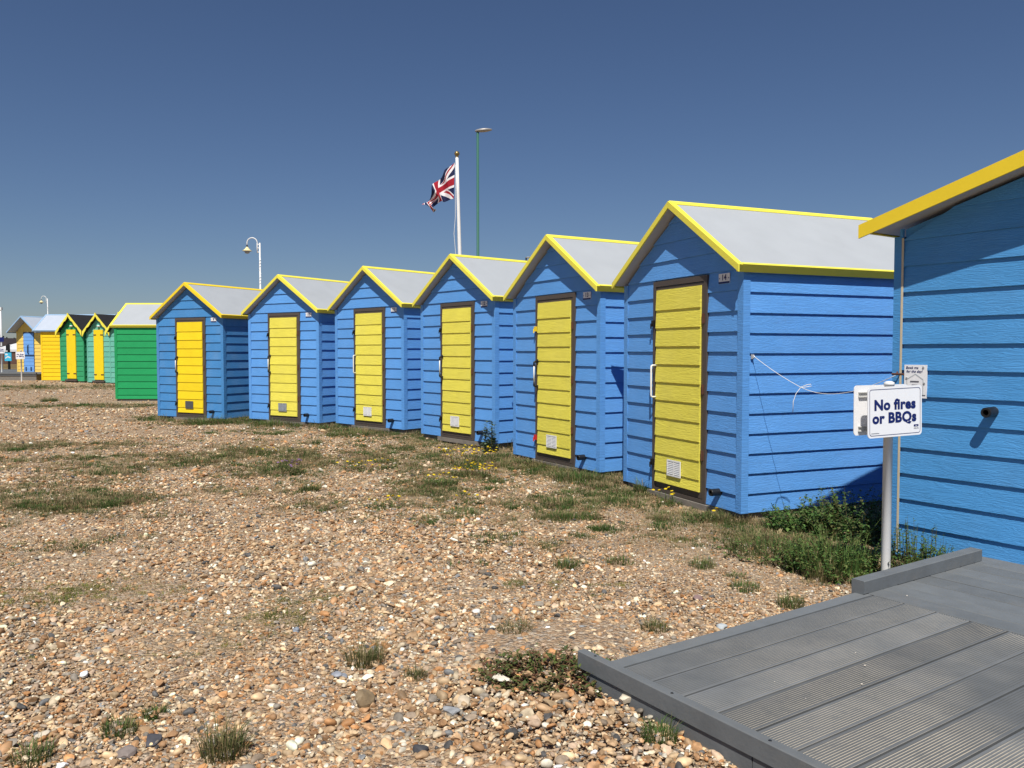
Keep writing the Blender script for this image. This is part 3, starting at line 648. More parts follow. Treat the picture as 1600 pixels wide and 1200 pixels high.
def bars():
    b = MB()
    for x0, x1, z0, z1 in ((.07, .128, 1.150, 1.158), (.15, .172, 1.064, 1.069), (.08, .12, 1.13, 1.134), (.122, .128, 1.10, 1.125)): b.add([(x0, -.0228, z0), (x1, -.0228, z0), (x1, -.0228, z1), (x0, -.0228, z1)], [(0, 1, 2, 3)])
    return b.mesh('small_print', M['print_grey'])
link('small_print', bars(), nt)
for xx, zz in ((.163, 1.143), (.156, 1.246), (.046, 1.176)):
    link('fixing_screw', cached('fscrew', lambda: MB().lathe([(.007, 0), (.007, .004), (.0, .005)], 10).mesh('fixing_screw', M['alu'])), nt, (xx, -.021, zz), FRONT)

# ------------------------------------------------------------------ washing line between huts 14 and 15
def clothes_line():
    a14 = R(-67.04); u = Vector((math.cos(a14), math.sin(a14), 0)); n = Vector((-math.sin(a14), math.cos(a14), 0))
    A = Vector((1.1748, 8.3079, .0155))+u*(HW+.02)+n*.075; A.z = 1.305
    u15 = Vector((math.cos(A15), math.sin(A15), 0)); n15 = Vector((-math.sin(A15), math.cos(A15), 0))
    B = Vector((*C15, 0))+u15*.0-n15*.045; B.z = 1.2
    K = Vector((2.187, 6.134, 1.078))
    pts = [A+u*.02, A+u*.03]
    for i in range(1, 9): t = i/8; pts.append((A+u*.03).lerp(K, t)-Vector((0, 0, .012*4*t*(1-t))))
    for i in range(1, 17): t = i/16; pts.append(K.lerp(B, t)-Vector((0, 0, .10*4*t*(1-t)*(1-.35*t))))
    b = MB(); b.tube([p-A for p in pts], .0021, 6)
    loop = [K+Vector((.0, 0, 0)), K+Vector((.05, .0, .018)), K+Vector((.075, -.01, .022)), K+Vector((.08, -.01, .008)), K+Vector((.05, 0, .002)), K+Vector((.0, .0, -.004)), K+Vector((-.03, .01, -.05)), K+Vector((-.05, .01, -.11)), K+Vector((-.052, .01, -.19))]
    b.tube([p-A for p in loop], .0026, 6)
    o = empty('clothes_line', A); tag(o, 'thin white cord knotted between hut 14 and the big hut', 'cord')
    link('cord', b.mesh('cord', M['white_rope'], True), o)
    h = MB(); h.tube([(-u*.03), (u*.012), u*.022+Vector((0, 0, .012)), u*.03, u*.022-Vector((0, 0, .012)), u*.014], .004, 6); h.box(-.012, .012, -.012, .012, -.018, .02)
    link('hook', h.mesh('hook', M['alu']), o)
    h = MB(); q = B-A; h.tube([q+n15*.03, q-n15*.0, q-n15*.01+Vector((0, 0, .014)), q-n15*.024], .005, 6); h.tube([q-n15*.02-u15*.03, q-n15*.02+u15*.05], .008, 6)
    link('hook', h.mesh('hook', M['rust']), o)
clothes_line()

# ------------------------------------------------------------------ flag, flagpole, lamps
def flagpole():
    base = Vector((-1.49, 25, float(hz(-1.49, 25)))); top = at(714, 246, 25)
    d = (top-base); L = d.length; o = empty('flagpole', base); tag(o, 'tall white flagpole with gilt ball rising behind the blue huts', 'flagpole')
    link('pole', MB().tube([d*t for t in (0, .3, .6, .85, 1)], [.075, .068, .058, .05, .046], 14).mesh('pole', M['white'], True), o)
    link('ball', MB().lathe([(0.001, -.0), (.05, .0), (.055, .02), (.03, .03), (.06, .06), (.085, .11), (.06, .17), (.001, .195)], 14).mesh('ball', M['gold'], True), o, d)
    c = d.normalized(); off = Vector((-.085, -.02, 0))
    link('halyard', MB().tube([d*.97+off*.6, d*.75+off*1.2, d*.68+off*1.6-Vector((.02, 0, 0)), d*.5+off, d*.15+off], .007, 5).mesh('halyard', M['white_rope']), o)
    # the flag itself
    p0 = at(710.5, 254, 25); p1 = at(709, 311, 25)
    nu, nv = 150, 76
    def P(s, t):                               # s along the fly, t down the hoist
        hoist = p0.lerp(p1, t)
        # top and bottom edges of the cloth as it hangs: the fly end is gathered and curls under
        K = (0, .25, .5, .75, 1)
        tx, tz = np.interp(s, K, (0, -.30, -.55, -.80, -.93)), np.interp(s, K, (0, -.24, -.57, -.98, -1.34))
        bx, bz = np.interp(s, K, (0, -.22, -.42, -.64, -.58)), np.interp(s, K, (0, -.05, -.10, -.26, -.42))
        ex = tx*(1-t)+bx*t; z = tz*(1-t)+bz*t
        w = .03+.20*s; fold = math.sin(2*math.pi*(2.6*s+.5*t)+.5)
        dx = .09*s*math.sin(2*math.pi*(2.6*s+.7*t)+2.0); dz = .05*s*math.sin(2*math.pi*(2.1*s+1.1*t))
        return hoist+Vector((ex+dx, w*fold, z+dz))
    v = [P(i/nu, j/nv) for j in range(nv+1) for i in range(nu+1)]
    f = []; mi = []
    def jack(x, y):                            # x 0..60 from the hoist, y 0..30 upwards
        X, Y = x-30, y-15
        if abs(X) < 3 or abs(Y) < 3: return 0
        if abs(X) < 5 or abs(Y) < 5: return 1
        s5 = math.sqrt(5)
        for (a, b) in ((1, 1), (1, -1)):
            dd = (Y-.5*X*b)*2/s5
            if abs(dd) < 3:
                sgn = 1 if (X > 0) == (b > 0) else -1
                red = (0 < -dd*1 < 2) if X > 0 else (0 < dd < 2)
                return 0 if red else 1
        return 2
    for j in range(nv):
        for i in range(nu):
            a = j*(nu+1)+i; f.append((a, a+1, a+nu+2, a+nu+1)); mi.append(jack((i+.5)/nu*60, 30-(j+.5)/nv*30))
    me = bpy.data.meshes.new('flag'); o0 = p0; me.from_pydata([tuple(q-o0) for q in v], [], f)
    for k in ('flag_r', 'flag_w', 'flag_b'): me.materials.append(M[k])
    me.polygons.foreach_set('material_index', mi); me.polygons.foreach_set('use_smooth', [True]*len(f))
    fo = link('flag', me, None, o0); so_ = fo.modifiers.new('cloth_thickness', 'SOLIDIFY'); so_.thickness = .003
    tag(fo, 'drooping red, white and blue Union flag flying from the white flagpole', 'flag')
flagpole()
def swan_lamp(base, H, label, s=1.0):
    o = empty('street_lamp', base); tag(o, label, 'street lamp', 'white swan-neck lamps')
    b = MB(); b.tube([(0, 0, 0), (0, 0, .9), (0, 0, .92), (0, 0, H-.3)], [.07, .065, .036, .028], 12)
    link('post', b.mesh('post', M['white'], True), o)
    b = MB()
    z = 1.2
    i = 0
    while z < H-.9:                            # twisted collar rings up the post
        b.tube([(.033*math.cos(t+i), .033*math.sin(t+i), z+.10*t/3.14) for t in np.linspace(0, 3.14*1.7, 9)], 0.009, 5); z += .17; i += 1.7
    link('spiral_moulding', b.mesh('spiral_moulding', M['white']), o)
    r = .20
    pts = [(-.10, 0, H-.7), (-.10, 0, H-.3)]+[(-.10-r+r*math.cos(t), 0, H-.3+r*math.sin(t)) for t in np.linspace(0, math.pi, 13)]+[(-.10-2*r, 0, H-.42)]
    b = MB(); b.tube(pts, .02, 10)
    for zz in (H-.66, H-.5, H-.36): b.tube([(0, 0, zz), (-.1, 0, zz)], .018, 6)
    link('swan_neck', b.mesh('swan_neck', M['white'], True), o)
    sh = link('lamp_shade', MB().lathe([(.025, .0), (.035, -.04), (.08, -.10), (.13, -.155), (.18, -.185), (.19, -.195), (.165, -.195)], 20).mesh('lamp_shade', M['lamp_yellow'], True), o, (-.10-2*r, 0, H-.42))
    link('bowl', MB().lathe([(.11, -.195), (.10, -.245), (.065, -.29), (.0, -.305)], 16).mesh('bowl', M['glass'], True), sh)
    link('collar', MB().lathe([(.032, .02), (.036, .02), (.036, -.03), (.03, -.03)], 12).mesh('collar', M['black']), sh)
p = at(408, 549, 32); swan_lamp((p.x, p.y, .12), 5.78, 'white swan-neck lamp with cream shade behind the second blue hut from the left')
p = at(76, 549, 66); swan_lamp((p.x, p.y, .13), 5.8, 'distant white swan-neck lamp rising above the yellow hut roofs')
def column_lamp(base, H, label, r0, head, mpost):
    o = empty('street_lamp', base); tag(o, label, 'street lamp', 'modern column lamps')
    link('column', MB().tube([(0, 0, 0), (0, 0, 1.5), (0, 0, 1.52), (0, 0, H)], [r0*1.5, r0*1.5, r0, r0*.85], 12).mesh('column', M[mpost], True), o)
    b = MB(); n = 12; L = head
    rings = []
    for i in range(n+1):
        t = i/n; w = math.sin(math.pi*min(1, max(0, .06+.9*t)))**.6
        rings.append([(-.1+L*t, .15*w*math.cos(a), .02+.05*t+(.085 if math.sin(a) > 0 else .06)*w*math.sin(a)) for a in np.linspace(0, 2*math.pi, 14, endpoint=False)])
    for i in range(n): b.add(rings[i]+rings[i+1], [(j, (j+1) % 14, 14+(j+1) % 14, 14+j) for j in range(14)])
    b.add(rings[0], [tuple(range(14))]); b.add(rings[-1], [tuple(range(14))])
    link('lamp_head', b.mesh('lamp_head', M['lamp_grey'], True), o, (0, 0, H))
p = at(747, 549, 32); column_lamp((p.x, p.y, .1), 9.82, 'tall dark green lamp column with oval grey head beside the flagpole', .058, .66, 'green_post')
p = at(822, 549, 85); column_lamp((p.x, p.y, .13), 10.95, 'far dark lamp head just showing above the roof between two huts', .09, .62, 'black')
# slim pole with a blue plate at the left edge
p = at(3, 549, 44); o = empty('pole', (p.x, p.y, .13)); tag(o, 'slim white pole with a dark blue plate at the left edge', 'pole')
zt = at(2, 481, 44).z-.13
link('shaft', MB().tube([(0, 0, 0), (-.03, 0, zt)], [.05, .035], 10).mesh('shaft', M['white'], True), o)
link('cap', MB().box(-.10, .06, -.06, .06, zt-.12, zt+.03).mesh('cap', M['white']), o)
link('plate', MB().box(-.25, .15, -.07, -.05, at(3, 534, 44).z-.13, at(3, 527, 44).z-.13).mesh('plate', M['navy']), o)

# ------------------------------------------------------------------ far things at the left edge
dk = empty('boardwalk', (at(72, 598, 35).x, 34.3, .08)); tag(dk, kind='structure')
bw = at(72, 598, 34.3).x
link('deck_top', MB().box(-14, 0, 0, 9, .24, .30).mesh('deck_top', M['deck_smooth']), dk)
link('deck_side', MB().box(-14, -.02, .03, .08, -.12, .238).mesh('deck_side', M['timber']), dk)
link('deck_end', MB().box(-.08, -.02, .081, 8.9, -.12, .238).mesh('deck_end', M['timber']), dk)
link('edge_kerb', MB().box(-14, 0, -.02, .06, .302, .36).mesh('edge_kerb', M['deck_smooth']), dk)
def far_building(px0, px1, ytop, ybase, d, label):
    a = at(px0, ybase, d); b_ = at(px1, ybase, d); w = b_.x-a.x; h = at(px0, ytop, d).z-.1; o = empty('building', (a.x, d, .1)); tag(o, label, 'building')
    eh = h*.55
    link('wall', MB().box(0, w, 0, 8, 0, eh).mesh('wall', M['brick']), o)
    link('roof', MB().prism([(-.4, eh), (w+.4, eh), (w-w*.12, h), (w*.2, h)], 'y', -.3, 8.3).mesh('roof', M['slate']), o)
    for k in range(int(w/2.5)):
        link('window', MB().box(.8+k*2.5, 1.9+k*2.5, -.04, .02, eh*.35, eh*.8).mesh('window', M['white']), o)
    return o
far_building(-90, 17, 528, 566, 92, 'dark brick building with tiled roof in the distance at left')
# canopy tent
p = at(24, 549, 78); o = empty('marquee', (p.x, p.y, .13)); tag(o, 'white canvas marquee roof in the distance beside the yellow hut', 'marquee')
zt = at(30, 535, 78).z-.13; ze = at(14, 546, 78).z-.13
link('canvas_roof', MB().add([(-1.0, -2, ze), (3.6, -2, ze), (3.6, 3, ze), (-1.0, 3, ze), (1.3, .5, zt+.3), (-1.0, -2, ze-.22), (3.6, -2, ze-.22), (3.6, 3, ze-.22), (-1, 3, ze-.22)],
     [(0, 1, 4), (1, 2, 4), (2, 3, 4), (3, 0, 4), (0, 5, 6, 1), (1, 6, 7, 2), (2, 7, 8, 3), (3, 8, 5, 0)]).mesh('canvas_roof', M['canvas'], fix=False), o)
link('wall', MB().box(-.9, 3.5, -1.9, 2.9, 0, ze-.1).mesh('wall', M['brick']), o)
for x in (-.95, 3.55): link('leg', MB().box(x-.04, x+.04, -2, -1.92, 0, ze-.1).mesh('leg', M['white']), o)
# light blue notice panel on a dark post
p = at(13, 549, 46); o = empty('notice_board', (p.x, p.y, .13)); tag(o, 'light blue panel with white wave print below a dark post, far left', 'notice board')
zb = at(13, 564, 46).z-.13; zt = at(13, 551, 46).z-.13
link('panel', MB().box(-.19, .19, -.04, 0, zb, zt).mesh('panel', M['cyan']), o)
link('wave_print', MB().add([(-.16, -.044, zb+.12), (-.02, -.044, zb+.2), (.14, -.044, zb+.16), (.14, -.044, zb+.22), (-.02, -.044, zb+.28), (-.16, -.044, zb+.18)], [(0, 1, 2, 3, 4, 5)]).add([(-.14, -.044, zb+.32), (0, -.044, zb+.34), (-.04, -.044, zb+.42), (-.16, -.044, zb+.4)], [(0, 1, 2, 3)]).mesh('wave_print', M['white']), o)
link('post', MB().box(-.05, .05, .01, .09, 0, at(13, 537, 46).z-.13).mesh('post', M['black']), o)
link('head_plate', MB().box(-.13, .10, -.02, .009, zt+.12, zt+.42).mesh('head_plate', M['black']), o)
link('arm', MB().add([(.10, -.02, zt+.45), (.17, -.02, zt+.30), (.20, -.02, zt+.32), (.13, -.02, zt+.47), (.10, .0, zt+.45), (.17, .0, zt+.30), (.20, .0, zt+.32), (.13, .0, zt+.47)], [(0, 1, 2, 3), (7, 6, 5, 4), (0, 4, 5, 1), (1, 5, 6, 2), (2, 6, 7, 3), (3, 7, 4, 0)]).mesh('arm', M['white']), o)
def far_tree(x, y, r, h, label, seed):
    rr = random.Random(seed); o = empty('tree', (x, y, .1)); tag(o, label, 'tree', 'distant trees')
    link('trunk', MB().tube([(0, 0, 0), (.1, 0, h*.3), (0, .1, h*.6)], [.3, .22, .1], 8).mesh('trunk', M['timber']), o)
    b = MB()
    for i in range(900):
        u = rr.uniform(-1, 1); t = rr.uniform(0, 6.283); q = rr.uniform(.5, 1)**.5; k = .75+.35*math.sin(3*t+seed)*math.sin(2.3*u+seed)
        c = Vector((r*q*k*math.sqrt(1-u*u)*math.cos(t), r*q*k*math.sqrt(1-u*u)*math.sin(t), h*.58+h*.42*q*k*u)); s = rr.uniform(.2, .42)
        e = Euler((rr.uniform(0, 6), rr.uniform(0, 6), rr.uniform(0, 6))).to_matrix()
        b.add([c+e@Vector((-s, 0, 0)), c+e@Vector((0, -s*.6, 0)), c+e@Vector((s, 0, .1)), c+e@Vector((0, s*.6, 0))], [(0, 1, 2, 3)])
    link('crown', b.mesh('crown', M['leafdark'], fix=False), o)
for i, (px, d, r, h) in enumerate([(14, 140, 3.6, 3.6), (24, 150, 4.2, 3.4), (2, 150, 4, 3.5), (-30, 150, 5, 4.5)]):
    q = at(px, 549, d); far_tree(q.x, d, r, h, ('dark tree clump above the white marquee', 'dark tree clump just left of the yellow hut gable', 'dark tree behind the distant brick building', 'dark tree beyond the left edge by the brick building')[i], i+3)

# ------------------------------------------------------------------ scatter: pebbles and turf as stuff
def scatter(name, label, cat, protos, P, rot, scl, var, col, material):
    coll = bpy.data.collections.new(name+'_pieces')
    for i, me in enumerate(protos):
        me.materials.clear(); me.materials.append(material)
        ob = bpy.data.objects.new('%s_piece_%02d' % (name, i), me); coll.objects.link(ob)
    n = len(P); me = bpy.data.meshes.new(name); me.vertices.add(n); me.vertices.foreach_set('co', P.astype('f').ravel())
    a = me.attributes.new('rot', 'FLOAT_VECTOR', 'POINT'); a.data.foreach_set('vector', rot.astype('f').ravel())
    a = me.attributes.new('scl', 'FLOAT_VECTOR', 'POINT'); a.data.foreach_set('vector', scl.astype('f').ravel())
    a = me.attributes.new('var', 'INT', 'POINT'); a.data.foreach_set('value', var.astype('i'))
    a = me.attributes.new('col', 'FLOAT_COLOR', 'POINT'); a.data.foreach_set('color', np.c_[col, np.ones(n)].astype('f').ravel())
    o = link(name, me); tag(o, label, cat, kind='stuff')
    ng = bpy.data.node_groups.new(name, 'GeometryNodeTree')
    ng.interface.new_socket('Geometry', in_out='INPUT', socket_type='NodeSocketGeometry'); ng.interface.new_socket('Geometry', in_out='OUTPUT', socket_type='NodeSocketGeometry')
    N, L = ng.nodes, ng.links
    gi = N.new('NodeGroupInput'); go = N.new('NodeGroupOutput'); ip = N.new('GeometryNodeInstanceOnPoints')
    ci = N.new('GeometryNodeCollectionInfo'); ci.inputs['Collection'].default_value = coll; ci.inputs['Separate Children'].default_value = True; ci.inputs['Reset Children'].default_value = True
    def na(nm, t):
        q = N.new('GeometryNodeInputNamedAttribute'); q.data_type = t; q.inputs['Name'].default_value = nm; return q.outputs['Attribute']
    L.new(gi.outputs[0], ip.inputs['Points']); L.new(ci.outputs[0], ip.inputs['Instance']); ip.inputs['Pick Instance'].default_value = True
    L.new(na('var', 'INT'), ip.inputs['Instance Index']); L.new(na('scl', 'FLOAT_VECTOR'), ip.inputs['Scale'])
    er = N.new('FunctionNodeEulerToRotation'); L.new(na('rot', 'FLOAT_VECTOR'), er.inputs[0]); L.new(er.outputs[0], ip.inputs['Rotation'])
    L.new(ip.outputs[0], go.inputs[0])
    md = o.modifiers.new('scatter', 'NODES'); md.node_group = ng
    return o
def icos(sub):
    import bmesh
    b = bmesh.new(); bmesh.ops.create_icosphere(b, subdivisions=sub, radius=.5); v = np.array([q.co[:] for q in b.verts]); f = [tuple(w.index for w in q.verts) for q in b.faces]; b.free(); return v, f
def pebble_mesh(seed, angular, sub=2):
    rr = np.random.default_rng(seed); v, f = icos(sub); v = v.copy()
    d = rr.normal(size=(5, 3)); d /= np.linalg.norm(d, axis=1)[:, None]
    k = 1+sum(.10*np.sin(rr.uniform(2, 5)*(v@q)*2+rr.uniform(0, 6)) for q in d); v *= k[:, None]
    if angular:                                # broken flint: flat facets cut away
        for q in range(7):
            c = rr.normal(size=3); c /= np.linalg.norm(c); h = rr.uniform(.22, .38); e = v@c; over = np.maximum(0, e-h); v -= over[:, None]*c*.95
    v *= np.array([1, rr.uniform(.62, .9), rr.uniform(.42, .62)])
    me = bpy.data.meshes.new('pebble'); me.from_pydata(v.tolist(), [], f)
    if not angular: me.polygons.foreach_set('use_smooth', [True]*len(f))
    return me
PAL = np.array([(.40, .27, .165), (.50, .37, .24), (.33, .195, .105), (.58, .49, .37), (.24, .215, .19), (.085, .085, .09), (.72, .68, .60), (.42, .22, .10), (.30, .24, .19), (.19, .20, .22), (.44, .33, .25)])
PW = np.array([.20, .17, .16, .12, .07, .03, .035, .08, .07, .015, .07])
def blocked(x, y):
    m = np.zeros(len(x), bool)
    for ox, oy, a, z0 in HUTS.values():
        l, b = local(x, y, ox, oy, R(a)); m |= (l > -.0) & (l < HW) & (b > .0) & (b < 2.2)
    l, b = local(x, y, C15[0], C15[1], A15); m |= (l > .5) & (l < 3.4) & (b > -3.11) & (b < 0); m |= (l > 0) & (l < 3) & (b > 0) & (b < 2.5)
    return m
def sample(bins):
    X = []; Y = []; S = []
    for d0, d1, dens, sm in bins:
        area = .72*(d1*d1-d0*d0)+1.6*(d1-d0)+2*(d1-d0); n = int(area*dens*1.0)
        y = np.sqrt(RNG.uniform(d0*d0, d1*d1, n)); x = RNG.uniform(-1, 1, n)*(.72*y+1.3)
        X.append(x); Y.append(y); S.append(np.full(n, sm))
    x = np.concatenate(X); y = np.concatenate(Y); s = np.concatenate(S); k = ~blocked(x, y); return x[k], y[k], s[k]
def pebbles():
    x, y, sm = sample([(1.5, 3, 5200, 1), (3, 4.5, 5000, 1), (4.5, 6.5, 3900, 1.0), (6.5, 9, 2300, 1.1), (9, 13, 1000, 1.25), (13, 20, 300, 1.6), (20, 33, 60, 2.0)])
    v = veg(x, y); keep = RNG.random(len(x)) > v*.62; x, y, sm, v = x[keep], y[keep], sm[keep], v[keep]
    n = len(x); D = .0138*np.exp(RNG.normal(0, .52, n)); D = np.clip(D, .006, .054)
    coarse = vnoise(x, y, .8, 9); D *= (.8+.45*coarse)*sm*(1-.35*v)
    # finer grit where people walk, to the right of the open beach
    fine = np.clip((x+.6)/1.8, 0, 1)*np.clip((y-3.2)/1.5, 0, 1); D *= 1-.30*fine
    var = RNG.integers(0, 10, n); scl = np.stack([D*RNG.uniform(.85, 1.25, n), D*RNG.uniform(.85, 1.15, n), D*RNG.uniform(.75, 1.15, n)], 1)
    rot = np.stack([RNG.normal(0, .30, n), RNG.normal(0, .30, n), RNG.uniform(0, 6.283, n)], 1)
    z = hz(x, y)+D*RNG.uniform(-.02, .30, n)
    col = PAL[RNG.choice(len(PAL), n, p=PW/PW.sum())]*np.exp(RNG.normal(.02, .24, n))[:, None]*(1-.15*v)[:, None]*np.array((1.03, 1.0, .91))
    protos = [pebble_mesh(i, i % 10 not in (0, 4, 8)) for i in range(10)]
    print('pebbles', n)
    scatter('shingle_pebbles', 'brown, cream and grey flint pebbles covering the beach', 'pebbles', protos, np.stack([x, y, z], 1), rot, scl, var, np.clip(col, .02, .85), M['pebble_i'])
pebbles()
def tuft_mesh(seed, n, h, spread, width):
    rr = random.Random(seed); V = []; Fc = []
    for i in range(n):
        a = rr.uniform(0, 6.283); r = spread*math.sqrt(rr.random()); bx, by = r*math.cos(a), r*math.sin(a)
        hh = h*rr.uniform(.4, 1.1); le = rr.uniform(.2, 1.0)*hh; b = a+rr.uniform(-.8, .8); w = width*rr.uniform(.6, 1.2)
        px, py = -math.sin(b)*w, math.cos(b)*w; k = len(V)
        mx, my = bx+math.cos(b)*le*.35, by+math.sin(b)*le*.35
        V += [(bx-px, by-py, -.01), (bx+px, by+py, -.01), (mx-px*.8, my-py*.8, hh*.62), (mx+px*.8, my+py*.8, hh*.62), (bx+math.cos(b)*le, by+math.sin(b)*le, hh*rr.uniform(.75, 1))]
        Fc += [(k, k+1, k+3, k+2), (k+2, k+3, k+4)]
    me = bpy.data.meshes.new('tuft'); me.from_pydata(V, [], Fc); return me
def turf():
    x, y, sm = sample([(1.8, 5, 700, .9), (5, 9, 800, .95), (9, 14, 480, 1.1), (14, 22, 150, 1.5), (22, 36, 45, 1.9)])
    v = veg(x, y); keep = RNG.random(len(x)) < v**1.3*1.0; x, y, sm, v = x[keep], y[keep], sm[keep], v[keep]; n = len(x)
    protos = [tuft_mesh(i, 22, .045, .045, .0016) for i in range(5)]+[tuft_mesh(20+i, 34, .026, .06, .0026) for i in range(4)]
    g = vnoise(x, y, .9, 21); s = sm*RNG.uniform(.5, 1.5, n)*(.55+.6*v); near = (y < 5.2) & (x < 1.0)
    var = np.where(near, RNG.integers(5, 9, n), RNG.integers(0, 9, n)); s = np.where(near, s*.55, s); straw = np.array((.42, .33, .19)); olive = np.array((.19, .18, .07)); green = np.array((.062, .105, .026)); brown = np.array((.28, .19, .11))
    t = np.clip(g*1.5-.3+RNG.normal(0, .25, n), 0, 1)[:, None]
    col = straw*(1-t)+olive*t; k = RNG.random(n) < .30+.15*(y > 7); col[k] = green; k = RNG.random(n) < .2; col[k] = brown
    k = (fleck(x, y) > .66) & (RNG.random(n) < .7); col[k] = green*1.15
    col[near] = np.array((.23, .22, .06)); k = near & (RNG.random(n) < .4); col[k] = np.array((.12, .15, .04))
    col *= np.exp(RNG.normal(0, .2, n))[:, None]
    print('tufts', n)
    scatter('thin_turf', 'thin dry grass and moss growing through the shingle', 'grass', protos, np.stack([x, y, hz(x, y)], 1), np.stack([RNG.normal(0, .1, n), RNG.normal(0, .1, n), RNG.uniform(0, 6.28, n)], 1), np.stack([s, s, s*RNG.uniform(.6, 1.2, n)], 1), var, col, M['grass_i'])
turf()

# ------------------------------------------------------------------ plants that stand out
def vcol_mesh(name, V, Fc, C, material):
    me = bpy.data.meshes.new(name); me.from_pydata([tuple(p) for p in V], [], Fc); me.materials.append(material)
    a = me.color_attributes.new('col', 'FLOAT_COLOR', 'POINT'); a.data.foreach_set('color', np.c_[np.array(C), np.ones(len(C))].astype('f').ravel()); return me
def plant(name, label, cat, x, y, r, h, stems, leaf, cols, group=None, upright=.5, nleaf=9, flowers=0, fcol=(.8, .6, .02), fsize=.014, elong=(1, 1), rz=0, blades=0, stemcol=(.10, .09, .03), seed=0, frad=1.0):
    rr = random.Random(seed*77+int(abs(x)*100)+int(y*10)); root = empty(name, (x, y, float(hz(x, y))), rz); tag(root, label, cat, group)
    V = []; Fc = []; C = []; S = MB(); tips = []
    for i in range(stems):
        a = rr.uniform(0, 6.283); q = math.sqrt(rr.random()); bx, by = r*q*.75*math.cos(a)*elong[0], r*q*.75*math.sin(a)*elong[1]
        hh = h*(1-.55*q*q)*rr.uniform(.45, 1.1); out = r*rr.uniform(.1, .5)*(1.2-upright)
        a2 = a+rr.uniform(-1.2, 1.2); p = []; n = 5; wob = rr.uniform(-.25, .25)
        for k in range(n+1):
            t = k/n; p.append(Vector((bx+math.cos(a2+wob*t)*out*t**1.4, by+math.sin(a2+wob*t)*out*t**1.4, -.01+hh*(t**(.75)) if upright > .3 else -.01+hh*math.sin(t*2.2))))
        if leaf > 0:
            S.tube(p, [.0022*(1.3-t/n) for t in range(n+1)], 3, cap=False)
        tips.append(p[-1])
        for k in range(nleaf if leaf > 0 else 0):
            t = rr.uniform(.08, 1)*n; i0 = min(int(t), n-1); c = p[i0].lerp(p[i0+1], t-i0); b = rr.uniform(0, 6.283); el = rr.uniform(-.35, .9)
            d = Vector((math.cos(b)*math.cos(el), math.sin(b)*math.cos(el), math.sin(el))); sd = d.cross(Vector((0, 0, 1))).normalized(); up = sd.cross(d)
            L = leaf*rr.uniform(.5, 1.25)*(1.1-.5*t/n); w = L*rr.uniform(.22, .36); k0 = len(V)
            V += [c, c+d*L*.45+sd*w+up*w*.35, c+d*L*.45-sd*w+up*w*.35, c+d*L-up*L*.12, c+d*L*.5]
            Fc += [(k0, k0+1, k0+4), (k0, k0+4, k0+2), (k0+4, k0+1, k0+3), (k0+4, k0+3, k0+2)]
            cc = np.array(cols[rr.randrange(len(cols))])*math.exp(rr.gauss(0, .18)); C += [cc]*5
    for i in range(blades):
        a = rr.uniform(0, 6.283); q = math.sqrt(rr.random()); bx, by = r*.6*q*math.cos(a)*elong[0], r*.6*q*math.sin(a)*elong[1]; hh = h*(rr.uniform(.25, .8) if rr.random() < .85 else rr.uniform(.9, 1.35))
        b = a+rr.uniform(-1, 1); le = hh*rr.uniform(.15, .9); w = rr.uniform(.0007, .0017)*(1+h*2)*(1 if y < 7 else 1.6); sx, sy = -math.sin(b)*w, math.cos(b)*w; k0 = len(V); cb, sb = math.cos(b), math.sin(b)
        V += [Vector((bx-sx, by-sy, -.01)), Vector((bx+sx, by+sy, -.01)), Vector((bx+cb*le*.3-sx*.8, by+sb*le*.3-sy*.8, hh*.6)), Vector((bx+cb*le*.3+sx*.8, by+sb*le*.3+sy*.8, hh*.6)), Vector((bx+cb*le, by+sb*le, hh*rr.uniform(.7, 1)))]
        Fc += [(k0, k0+1, k0+3, k0+2), (k0+2, k0+3, k0+4)]; cc = np.array(cols[rr.randrange(len(cols))])*math.exp(rr.gauss(0, .2)); C += [cc]*5
    if V: link('foliage', vcol_mesh('foliage', V, Fc, C, M['leaf']), root)
    if S.v: link('stems', vcol_mesh('stems', S.v, S.f, [stemcol]*len(S.v), M['leaf']), root)
    for i in range(flowers):                   # each flower head is a small domed disc of petals
        a = rr.uniform(0, 6.283); q = math.sqrt(rr.random())*r*.85*frad; bx, by = q*math.cos(a)*elong[0], q*math.sin(a)*elong[1]; hh = h*rr.uniform(.75, 1.35)
        fm = MB(); fm.lathe([(.0, .004), (fsize*.4, .005), (fsize*.75, .003), (fsize, .0), (fsize*.5, -.004), (.0, -.006)], 9); st = MB()
        key = ('fl', round(fsize, 3), fcol); me = cached(key, lambda: vcol_mesh('flower_head', fm.v, fm.f, [fcol]*len(fm.v), M['leaf']))
        fo = link('flower_head', me, root, (bx, by, hh), (rr.uniform(-.5, .3), rr.uniform(-.4, .4), 0))
        st.tube([(0, 0, -.004), (rr.uniform(-.01, .01), 0, -hh*.5), (rr.uniform(-.02, .02), rr.uniform(-.02, .02), -hh)], .0013, 3, cap=False)
        link('flower_stalk', vcol_mesh('flower_stalk', st.v, st.f, [stemcol]*len(st.v), M['leaf']), fo)
    return root
GR = [(.065, .135, .028), (.09, .17, .04), (.05, .11, .028), (.12, .19, .05)]; OL = [(.10, .12, .04), (.14, .14, .05), (.07, .10, .03)]; DRY = [(.28, .22, .11), (.20, .16, .08), (.12, .13, .05)]; RD = [(.12, .10, .04), (.16, .08, .045), (.07, .10, .03), (.10, .13, .035)]
def P_(px, py): return gp(px, py, -.04)
def pl(nm, lab, cat, px, py, *a, **k): x, y = P_(px, py); return plant(nm, lab, cat, x, y, *a, **k)
plant('leafy_shrub', 'dense dark green shrub in the shade between hut 14 and the big hut', 'shrub', 2.62, 6.15, .50, .40, 190, .05, GR+OL, nleaf=16, upright=.45, seed=1)
